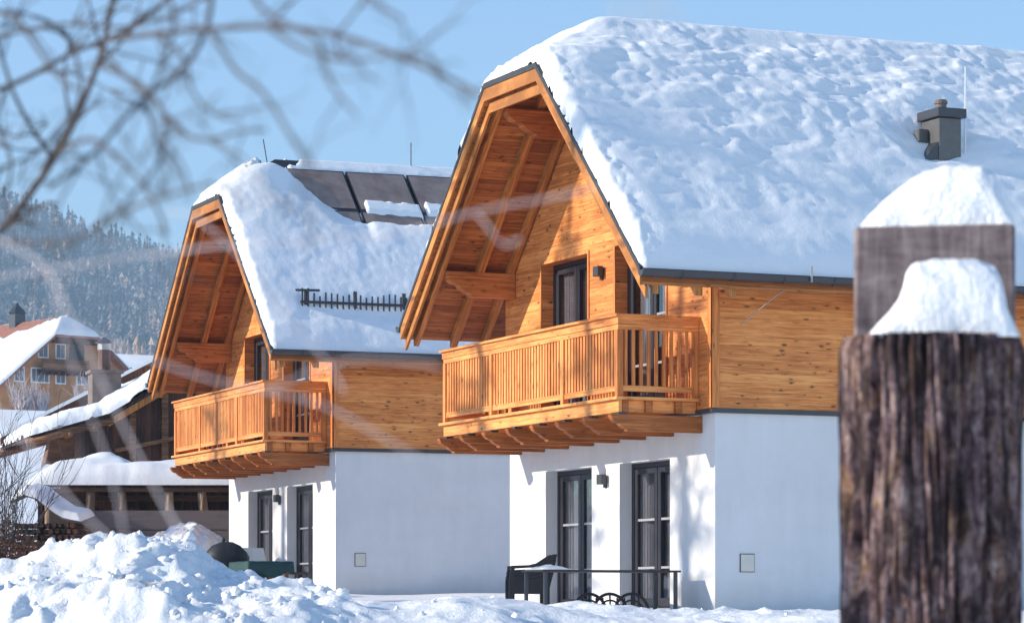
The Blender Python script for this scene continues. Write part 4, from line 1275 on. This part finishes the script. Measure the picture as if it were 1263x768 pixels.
# larches one can tell apart at the foot of the mountain
R = random.Random(9)
def larch(src=None):
    root = empty("larch_tree")
    v, f = conifer(R, 14.0, 2.6, 11, 8)
    raw_mesh("crown", v, f, M['larch'], root, False)
    MB().tube([(0, 0, -1), (0, 0, 6), (0, 0, 13.5)], [.28, .18, .04], 6).build("trunk", M['trunk'], root)
    return root
lsrc = [larch() for _ in range(3)]
spots = [(75, 438, 760), (88, 430, 900), (150, 438, 820), (158, 430, 900), (166, 436, 780), (176, 428, 880), (184, 436, 700), (196, 437, 640), (206, 432, 720),
         (216, 436, 660), (228, 430, 760), (108, 428, 980), (120, 430, 940), (133, 428, 960), (142, 434, 860), (60, 432, 920), (45, 428, 980), (28, 430, 940), (170, 440, 640), (190, 446, 600)]
for k, (u, v, Y) in enumerate(spots):
    o = lsrc[k] if k < 3 else copy_tree(lsrc[k % 3])
    p = at(u, v, Y); z = float(terrain(np.array(p.x), np.array(Y)))
    s = R.uniform(.75, 1.2) * (1.25 if Y < 700 else 1)
    o.location = (p.x, Y, z - .3); o.scale = (s, s, s); o.rotation_euler.z = R.uniform(0, 6.28)
    tag(o, "pale brown larch standing at the foot of the wooded mountain", "tree", "larches at the foot of the mountain")

# ------------------------------------------------------------------ gate posts close to the camera
def bark_log_mat():
    t = NT('weathered_log')
    co = t.sep(t.coord())
    ang = t.math('ARCTAN2', co[1], co[0])
    v = t.comb(t.math('MULTIPLY', ang, 3.2), t.math('MULTIPLY', co[2], 2.4), 0.0)
    n1 = t.noise(t.comb(t.math('MULTIPLY', ang, 7.5), t.math('MULTIPLY', co[2], 13.0), 0.0), 1.0, 7, .70, 1.0)
    n2 = t.noise(t.comb(t.math('MULTIPLY', ang, 4.0), t.math('MULTIPLY', co[2], 9.0), 3.0), 1.0, 5, .65, .8)
    n3 = t.noise(t.coord(), 60.0, 4, .7)
    f = t.math('ADD', t.math('MULTIPLY', n1, .75), t.math('MULTIPLY', n3, .28))
    f = t.math('MULTIPLY_ADD', t.math('SUBTRACT', f, .51), 1.7, .5)
    c = t.ramp(f, [(.26, (.018, .011, .014)), (.44, (.095, .058, .062)), (.60, (.25, .17, .17)), (.80, (.52, .41, .38))])
    sun_dapple = t.maprange(n2, .53, .64)  # warm patches put dappled sunlight into the bark colour
    crk = t.voro(t.comb(t.math('MULTIPLY', ang, 6.0), t.math('MULTIPLY', co[2], 5.5), t.math('MULTIPLY', n2, 1.2)), 1.0)
    c = t.mix(t.math('MULTIPLY', sun_dapple, .75), c, t.ramp(f, [(.30, (.06, .03, .016)), (.52, (.26, .14, .08)), (.70, (.48, .36, .25))]))
    c = t.mix(t.maprange(crk, .42, .75, 0, .8), c, (.016, .010, .011))
    t.base(c)
    t.bump(t.math('MULTIPLY_ADD', n3, .3, n1), .8, .012)
    return t.set(.85, 0, .15)
M['log'] = bark_log_mat()
LY = 6.6
p = at(1148, 418, LY)
lr = 110.5 / FPX * LY
post = empty("log_post", (p.x, LY, -1.25))
nA, nZ = 320, 200
hL = p.z + 1.25
AA, ZZ = np.meshgrid(np.linspace(0, 2 * math.pi, nA, endpoint=False), np.linspace(0, hL, nZ))
cxn, cyn = np.cos(AA), np.sin(AA)
wig = .16 * perlin(cxn * 2 + 5, ZZ * 1.2 + cyn * 2)
fur = np.abs(perlin((AA + wig) * 5.5, ZZ * 1.0)) ; fur = np.where(AA > 5.9, fur * (2 * math.pi - AA) / .383 + (AA - 5.9) / .383 * np.abs(perlin(wig * 5.5, ZZ)), fur)
fin = perlin((np.minimum(AA, 2 * math.pi - AA) + wig) * 17, ZZ * 2.6)
rr = lr * (1 + .02 * np.sin(2 * AA + .6) + .012 * (hL - ZZ)) - .026 * np.exp(-(fur / .11) ** 2) + .007 * fin + .006 * perlin(cxn * 3, ZZ * 5 + cyn * 3) - .012 * np.exp(-(np.abs(perlin((np.minimum(AA, 2 * math.pi - AA) + wig) * 9 + 3, ZZ * 1.6)) / .09) ** 2)
rr = rr - .008 * sstep(hL - .03, hL, ZZ)
V = np.stack([rr * cxn, rr * cyn, ZZ], -1).reshape(-1, 3)
idx = np.arange(nA * nZ).reshape(nZ, nA)
q = np.stack([idx[:-1], np.roll(idx, -1, 1)[:-1], np.roll(idx, -1, 1)[1:], idx[1:]], -1).reshape(-1, 4)
raw_mesh("trunk", V, q, M['log'], post)
vs = [tuple(V[i]) for i in idx[-1]] + [(0, 0, hL - .004)]
raw_mesh("sawn_top", vs, [(k, (k + 1) % nA, nA) for k in range(nA)], M['gray_boards'], post, False)
tag(post, "thick round weathered log post with cracked bark in the right foreground", "post")

# squared post behind it
SY = 7.2
a = at(1053, 284, SY); b = at(1252, 271, SY - .06)
ths = math.atan2(b.y - a.y, b.x - a.x)
wS = (b - a).length
sq = empty("squared_post", (a.x, a.y, -1.25), ths)
hS = (a.z + b.z) / 2 + 1.25
def beam_mat():
    t = NT('grey_squared_timber')
    co = t.sep(t.coord())
    g = t.noise(t.comb(t.math('MULTIPLY', co[0], 30.0), t.math('MULTIPLY', co[2], 2.0), t.math('MULTIPLY', co[1], 30)), 1.0, 5, .62, .7)
    s = t.noise(t.coord(), 9.0, 5, .65, .5)
    g2 = t.noise(t.comb(t.math('MULTIPLY', co[0], 6.0), t.math('MULTIPLY', co[2], 26.0), 0.0), 1.0, 4, .6, .5)
    f = t.math('ADD', t.math('MULTIPLY', g, .45), t.math('ADD', t.math('MULTIPLY', s, .35), t.math('MULTIPLY', g2, .3)))
    t.base(t.ramp(f, [(.34, (.040, .030, .034)), (.50, (.15, .112, .115)), (.66, (.32, .26, .25))]))
    t.bump(g, .5, .006)
    return t.set(.85, 0, .15)
M['beam'] = beam_mat()
MB().box(0, wS, .0, .40, 0, hS).build("timber", M['beam'], sq, bevel=.008)
tag(sq, "broad squared grey timber post behind the round log post", "post")

def snow_cap(name, us, vs, Yc, depth, zb, label, yaw=0.0):
    """lump of snow following a measured top profile; real thickness 'depth'"""
    us = np.array(us, float); vs = np.array(vs, float)
    x = (us - CX) / FPX * Yc; z = (V0 - vs) / FPX * Yc
    xs = np.linspace(x[0], x[-1], 90); ys = np.linspace(-1, 1, 60)
    X, T = np.meshgrid(xs, ys)
    H = np.interp(X, x, z) - zb
    H = np.maximum(H, 0)
    sh = np.clip(1 - np.abs(T) ** 2.6, 0, 1) ** .55
    Z = zb + H * sh * (1 + .02 * fbm(X * 18, T * 3, 3)) + .003 * fbm(X * 30, T * 4 + 5, 3) * sh
    Yw = T * depth / 2 * (1 + .06 * fbm(X * 9, T * 2, 2))
    xm = (x[0] + x[-1]) / 2
    o = grid_mesh(name, X - xm, Yw, Z, M['snow'])
    o.location = (xm, Yc, 0)
    o.rotation_euler.z = yaw
    tag(o, label, "snow", "snow caps on posts")
snow_cap("snow_cap", [1064, 1070, 1080, 1092, 1108, 1126, 1146, 1165, 1190, 1212, 1226, 1236, 1243, 1248], [284, 274, 262, 249, 235, 222, 213, 208, 207, 209, 218, 236, 258, 273],
         SY + .16, .34, hS - 1.25 - .002, "blunt snow cap on top of the broad squared post", ths)
snow_cap("snow_cap", [1068, 1074, 1086, 1098, 1110, 1117, 1121, 1128, 1150, 1175, 1205, 1224, 1231, 1234, 1242, 1248], [420, 410, 396, 384, 368, 350, 332, 325, 321, 320, 323, 330, 348, 374, 396, 419],
         LY, .25, hL - 1.25 - .006, "lumpy snow cap on the sawn end of the round log post")

# ------------------------------------------------------------------ bare tree close to the camera on the left
tree = empty("bare_tree", (-2.3, 4.0, -1.25))
def tr(p): return (p[0] + 2.3, p[1] - 4.0, p[2] + 1.25)
MB().tube([tr((-2.3, 4.0, -1.3)), tr((-2.28, 4.0, 0)), tr((-2.2, 3.95, 1.2)), tr((-2.25, 3.9, 2.4))], [.10, .085, .06, .03], 10).build("trunk", M['bark'], tree, smooth=True)
def branch(pts, Y0, Y1, r0, r1, mat='bark', root=None, twigs=2, seed=0):
    R = random.Random(seed)
    if mat == 'twig': r0 *= .42; r1 *= .55
    else: twigs = twigs * 2 + 1
    P = []
    n = len(pts)
    for i, (u, v) in enumerate(pts):
        Y = Y0 + (Y1 - Y0) * i / (n - 1)
        P.append(at(u, v, Y))
    # smooth (Catmull-Rom)
    Q = []
    for i in range(n - 1):
        p0, p1, p2, p3 = P[max(i - 1, 0)], P[i], P[i + 1], P[min(i + 2, n - 1)]
        for s in range(5):
            t = s / 5
            Q.append(.5 * ((2 * p1) + (p2 - p0) * t + (2 * p0 - 5 * p1 + 4 * p2 - p3) * t * t + (3 * p1 - p0 - 3 * p2 + p3) * t ** 3))
    Q.append(P[-1])
    if root is not None:
        Q = [Vector(root)] + Q
    rs = [.72 * (r0 + (r1 - r0) * i / (len(Q) - 1)) for i in range(len(Q))]
    b = MB().tube([tr(q) for q in Q], rs, 7).build("branch", M[mat], tree, smooth=True)
    for k in range(twigs):
        i = R.randrange(len(Q) // 4, len(Q) - 1)
        d = (Q[i + 1] - Q[i]).normalized()
        d2 = (d + Vector((R.uniform(-.9, .9), R.uniform(-.3, .3), R.uniform(-.9, .9)))).normalized()
        ln = R.uniform(.05, .17); q = Q[i].copy(); w = [q]
        for t in range(6):
            d2 = (d2 + Vector((R.uniform(-.30, .30), R.uniform(-.15, .15), R.uniform(-.30, .26)))).normalized()
            q = q + d2 * ln / 6; w.append(q)
        tw = MB().tube([tr(q) for q in w], [rs[i] * (.62 - .075 * t) for t in range(7)], 5)
        for g in range(2):
            q = w[R.randrange(2, 5)]; e = q + (d2 + Vector((R.uniform(-1, 1), R.uniform(-.3, .3), R.uniform(-1, 1)))).normalized() * ln * .45
            tw.tube([tr(q), tr((q + e) / 2 + Vector((0, 0, .004))), tr(e)], [rs[i] * .35, rs[i] * .28, rs[i] * .15], 4)
        tw.build("twig", M[mat], b, smooth=True)
S_ = lambda z: (-2.24, 3.98, z)
branch([(-160, 420), (-60, 345), (0, 285), (40, 235), (75, 182), (104, 122), (126, 62), (138, 5), (150, -60)], 4.5, 4.2, .0085, .0045, root=S_(.35), twigs=4, seed=1)
branch([(40, 235), (62, 196), (40, 160), (18, 118), (6, 82), (-8, 40)], 4.4, 4.1, .0050, .0030, twigs=2, seed=2)
branch([(-60, 130), (10, 106), (52, 86), (92, 64), (140, 45), (180, 22), (212, -6), (240, -30)], 4.0, 3.9, .0052, .0032, root=S_(.8), twigs=3, seed=3)
branch([(92, 64), (84, 48), (78, 36)], 4.0, 4.0, .005, .0035, twigs=1, seed=4)
branch([(130, 50), (190, 42), (260, 36), (330, 33), (400, 40), (462, 58), (520, 82), (560, 100), (592, 118)], 3.3, 2.5, .0045, .0026, twigs=3, seed=5)
branch([(262, -30), (258, 20), (242, 62), (214, 96), (180, 118), (150, 150), (112, 192), (60, 232)], 3.2, 3.0, .0042, .0030, twigs=2, seed=6)
branch([(262, 44), (292, 88), (322, 112), (348, 150), (366, 180), (380, 196)], 2.7, 2.5, .0032, .0018, twigs=1, seed=7)
branch([(120, 80), (150, 92), (182, 112), (206, 146), (232, 168), (262, 172), (296, 162), (328, 160)], 3.1, 2.8, .0036, .0020, twigs=2, seed=8)
branch([(70, 190), (112, 172), (150, 200), (176, 228), (196, 262), (206, 290)], 3.0, 2.8, .0036, .0020, twigs=1, seed=9)
branch([(300, -30), (322, 10), (352, 30), (392, 52), (402, 92), (420, 120), (440, 142)], 2.6, 2.4, .0032, .0016, twigs=1, seed=10)
branch([(20, 20), (48, 62), (70, 92), (92, 110)], 3.2, 3.0, .0036, .0026, root=S_(1.1), twigs=0, seed=11)
branch([(440, -20), (470, 8), (496, 24)], 2.6, 2.5, .003, .002, twigs=0, seed=12)
branch([(-80, 330), (0, 300), (80, 300), (150, 262), (210, 240), (262, 226)], 2.9, 2.6, .0036, .002, root=S_(.15), twigs=1, seed=13)
branch([(-60, 60), (20, 40), (80, 30), (150, 34), (210, 20), (262, -8)], 3.6, 3.4, .0034, .0022, twigs=3, seed=31)
branch([(10, 106), (-4, 150), (14, 200), (6, 250), (20, 300)], 4.0, 3.8, .0036, .0020, twigs=3, seed=32)
branch([(92, 64), (100, 110), (84, 150), (60, 176), (30, 196), (-20, 214)], 3.6, 3.4, .0032, .0020, twigs=3, seed=33)
branch([(126, 62), (160, 100), (196, 130), (204, 166), (190, 210), (150, 256), (120, 300)], 3.3, 2.9, .0032, .0018, twigs=3, seed=34)
branch([(190, 42), (226, 70), (236, 110), (262, 140), (300, 150)], 3.0, 2.8, .0028, .0016, twigs=2, seed=35)
branch([(206, -20), (214, 30), (204, 72), (186, 118), (190, 160), (222, 200), (236, 244)], 2.9, 2.6, .0030, .0016, twigs=2, seed=36)
branch([(330, 33), (380, 64), (440, 74), (500, 66), (548, 84)], 2.6, 2.4, .0028, .0014, twigs=1, seed=37)
# twigs in front of the houses, sunlight put into their pale colour
branch([(-80, 352), (60, 332), (150, 318), (212, 311), (262, 304), (330, 300), (420, 292), (500, 286), (560, 268), (620, 254), (690, 242), (736, 230)], 2.7, 2.5, .0036, .0020, 'twig', S_(.2), 0, 14)
branch([(588, 262), (604, 282), (622, 302), (642, 294)], 2.55, 2.5, .0028, .0018, 'twig', None, 0, 15)
branch([(206, 262), (240, 268), (290, 310), (330, 360), (372, 410), (408, 452), (424, 484)], 2.6, 2.5, .0028, .0018, 'twig', None, 0, 16)
branch([(-80, 250), (0, 296), (56, 330), (88, 392), (122, 462), (160, 540), (196, 610), (224, 660)], 2.6, 2.4, .0036, .0022, 'twig', S_(.2), 0, 17)
branch([(-80, 420), (-10, 496), (40, 556), (90, 620), (140, 668)], 2.5, 2.4, .0036, .0022, 'twig', S_(.05), 0, 18)
branch([(92, 400), (180, 440), (262, 468), (330, 482), (400, 500), (470, 538), (520, 566)], 2.5, 2.4, .0028, .0016, 'twig', None, 0, 19)
branch([(330, 482), (420, 446), (500, 446), (545, 452)], 2.45, 2.4, .0024, .0015, 'twig', None, 0, 20)
branch([(60, 336), (96, 470), (130, 560), (150, 640), (158, 700)], 2.55, 2.45, .0028, .0018, 'twig', None, 0, 21)
tag(tree, "leafless tree reaching thin blurred branches across the left foreground", "tree")

# ------------------------------------------------------------------ bare larches standing to the left, between the sun and the gables
def bare_tree(name, loc, h, seed, label):
    R = random.Random(seed)
    root = empty(name, loc)
    m = MB()
    tp = [Vector((.15 * math.sin(.7 * k), .1 * math.cos(k), h * k / 9)) for k in range(10)]
    MB().tube([p - Vector((0, 0, .6)) if k == 0 else p for k, p in enumerate(tp)], [.30 * (1 - .09 * k) for k in range(10)], 8).build("trunk", M['bark'], root, smooth=True)
    for i in range(64):
        f = R.uniform(.34, .98)
        k = min(8, int(f * 9)); p = tp[k].lerp(tp[k + 1], f * 9 - k)
        a = R.uniform(0, 6.28); ln = (1.08 - f) * R.uniform(2.6, 4.4)
        d = Vector((math.cos(a), math.sin(a), R.uniform(-.15, .25)))
        pts = [p + d * ln * t + Vector((0, 0, -.25 * ln * t * (1 - t) * 2 + .1 * R.uniform(-1, 1))) for t in (0, .33, .66, 1)]
        m.tube(pts, [.075 * (1.1 - f) + .02, .055 * (1.1 - f) + .015, .03, .012], 5, cap=False)
        for t in range(9):
            u = R.uniform(.2, 1); q = pts[0].lerp(pts[3], u)
            e = q + Vector((R.uniform(-.5, .5), R.uniform(-.5, .5), R.uniform(-.75, .1)))
            m.tube([q, (q + e) / 2 + Vector((0, 0, .06)), e], [.02, .016, .008], 4, cap=False)
    m.build("limbs", M['bark'], root)
    tag(root, label, "tree")
bare_tree("bare_larch", (-20.4, 41.4, .0), 17.5, 3, "tall leafless larch nearest to the viewer in the row left of the chalets")
bare_tree("bare_larch", (-21.6, 45.1, .0), 16.5, 17, "slim leafless larch second from the viewer in the row left of the chalets")
bare_tree("bare_larch", (-25.0, 48.6, .0), 16.0, 8, "leafless larch third from the viewer in the row left of the chalets")
bare_tree("bare_larch", (-29.0, 60.0, .2), 17.0, 12, "leafless larch standing farthest back in the row left of the chalets")

# unseen spruces added to shade the snow and cut its bounce on the gables
M['needle'] = leaf_mat('near_spruce_needles', (.03, .05, .035), .15)
R = random.Random(21)
def spruce():
    root = empty("shade_spruce")
    v, f = conifer(R, 8.0, 1.9, 16, 11)
    raw_mesh("crown", v, f, M['needle'], root, False)
    MB().tube([(0, 0, -1), (0, 0, 4), (0, 0, 7.7)], [.17, .10, .03], 7).build("trunk", M['trunk'], root)
    return root
sp0 = spruce()
for k in range(9):
    o = sp0 if k == 0 else copy_tree(sp0)
    Y = 42.0 + 2.9 * k
    x = -18.3 + R.uniform(-.6, .6) - .10 * (Y - 42)
    o.location = (x, Y, float(terrain(np.array(x), np.array(Y))))
    s_ = R.uniform(.82, 1.0); o.scale = (s_, s_, s_ * .92); o.rotation_euler.z = R.uniform(0, 6.28)
    tag(o, "small green spruce added out of view in the shading row left of the two chalets", "tree", "row of unseen shading spruces")

for (x, Y, w, h, lab) in ((-9.3, 5.7, .85, .80, "taller unseen spruce added to shade the near gate posts, closer to the viewer"),
                          (-10.4, 7.7, .80, .60, "shorter unseen spruce added to shade the near gate posts, the farther of the pair")):
    o = copy_tree(sp0); o.location = (x, Y, -1.2); o.scale = (w, w, h)  # out of view, added and sized to shade the gate posts
    tag(o, lab, "tree", "pair of unseen spruces shading the gate posts")

# ------------------------------------------------------------------ chimney smoke drifting behind the nearer roof
def smoke():
    vs = []; fs = []; n = 20
    p0, p1 = at(850, 50, 72), at(770, -40, 74)
    for i in range(15):
        f = i / 14; c = p0.lerp(p1, f) + Vector((0, 0, -.5 * math.sin(f * 3)))
        r = (.35 + .95 * f) * math.sin(math.pi * min(1, .06 + f * .9)) ** .5 + .02
        for k in range(n):
            t = 6.2832 * k / n
            w = 1 + .25 * float(perlin(np.array(math.cos(t) * 1.2 + f * 4), np.array(math.sin(t) * 1.2)))
            vs.append((c.x + r * w * .8 * math.cos(t), c.y + r * w * math.sin(t), c.z + r * w * .75 * math.cos(t)))
    for i in range(14):
        for k in range(n): fs.append((i * n + k, i * n + (k + 1) % n, (i + 1) * n + (k + 1) % n, (i + 1) * n + k))
    fs.append(tuple(range(n))); fs.append(tuple(14 * n + k for k in range(n)))
    m = bpy.data.materials.new("thin_smoke"); m.use_nodes = True; t = m.node_tree
    t.nodes.remove(t.nodes["Principled BSDF"])
    v = t.nodes.new("ShaderNodeVolumePrincipled"); v.inputs["Color"].default_value = (.95, .95, .97, 1)
    nz = t.nodes.new("ShaderNodeTexNoise"); nz.inputs["Scale"].default_value = 1.1; nz.inputs["Detail"].default_value = 3
    tc = t.nodes.new("ShaderNodeTexCoord"); t.links.new(tc.outputs["Object"], nz.inputs["Vector"])
    mr = t.nodes.new("ShaderNodeMapRange"); mr.inputs[1].default_value = .42; mr.inputs[2].default_value = .75; mr.inputs[4].default_value = .45
    t.links.new(nz.outputs[0], mr.inputs[0]); t.links.new(mr.outputs[0], v.inputs["Density"])
    t.links.new(v.outputs[0], t.nodes["Material Output"].inputs["Volume"])
    o = raw_mesh("smoke", vs, fs, m)
    tag(o, "thin white wisp of chimney smoke above the nearer chalet roof", "smoke", None, "stuff")
smoke()

# ------------------------------------------------------------------ haze
HZ = MB().box(-1500, 1500, -60, 3600, -3, 470).build("haze", None or M['snow'])
hm = bpy.data.materials.new("pale_air"); hm.use_nodes = True
nt = hm.node_tree
nt.nodes.remove(nt.nodes["Principled BSDF"])
vol = nt.nodes.new("ShaderNodeVolumePrincipled")
vol.inputs["Color"].default_value = (.51, .74, 1.0, 1)
vol.inputs["Density"].default_value = 2.9e-4
nt.links.new(vol.outputs[0], nt.nodes["Material Output"].inputs["Volume"])
HZ.data.materials.clear(); HZ.data.materials.append(hm)
tag(HZ, kind="stuff")
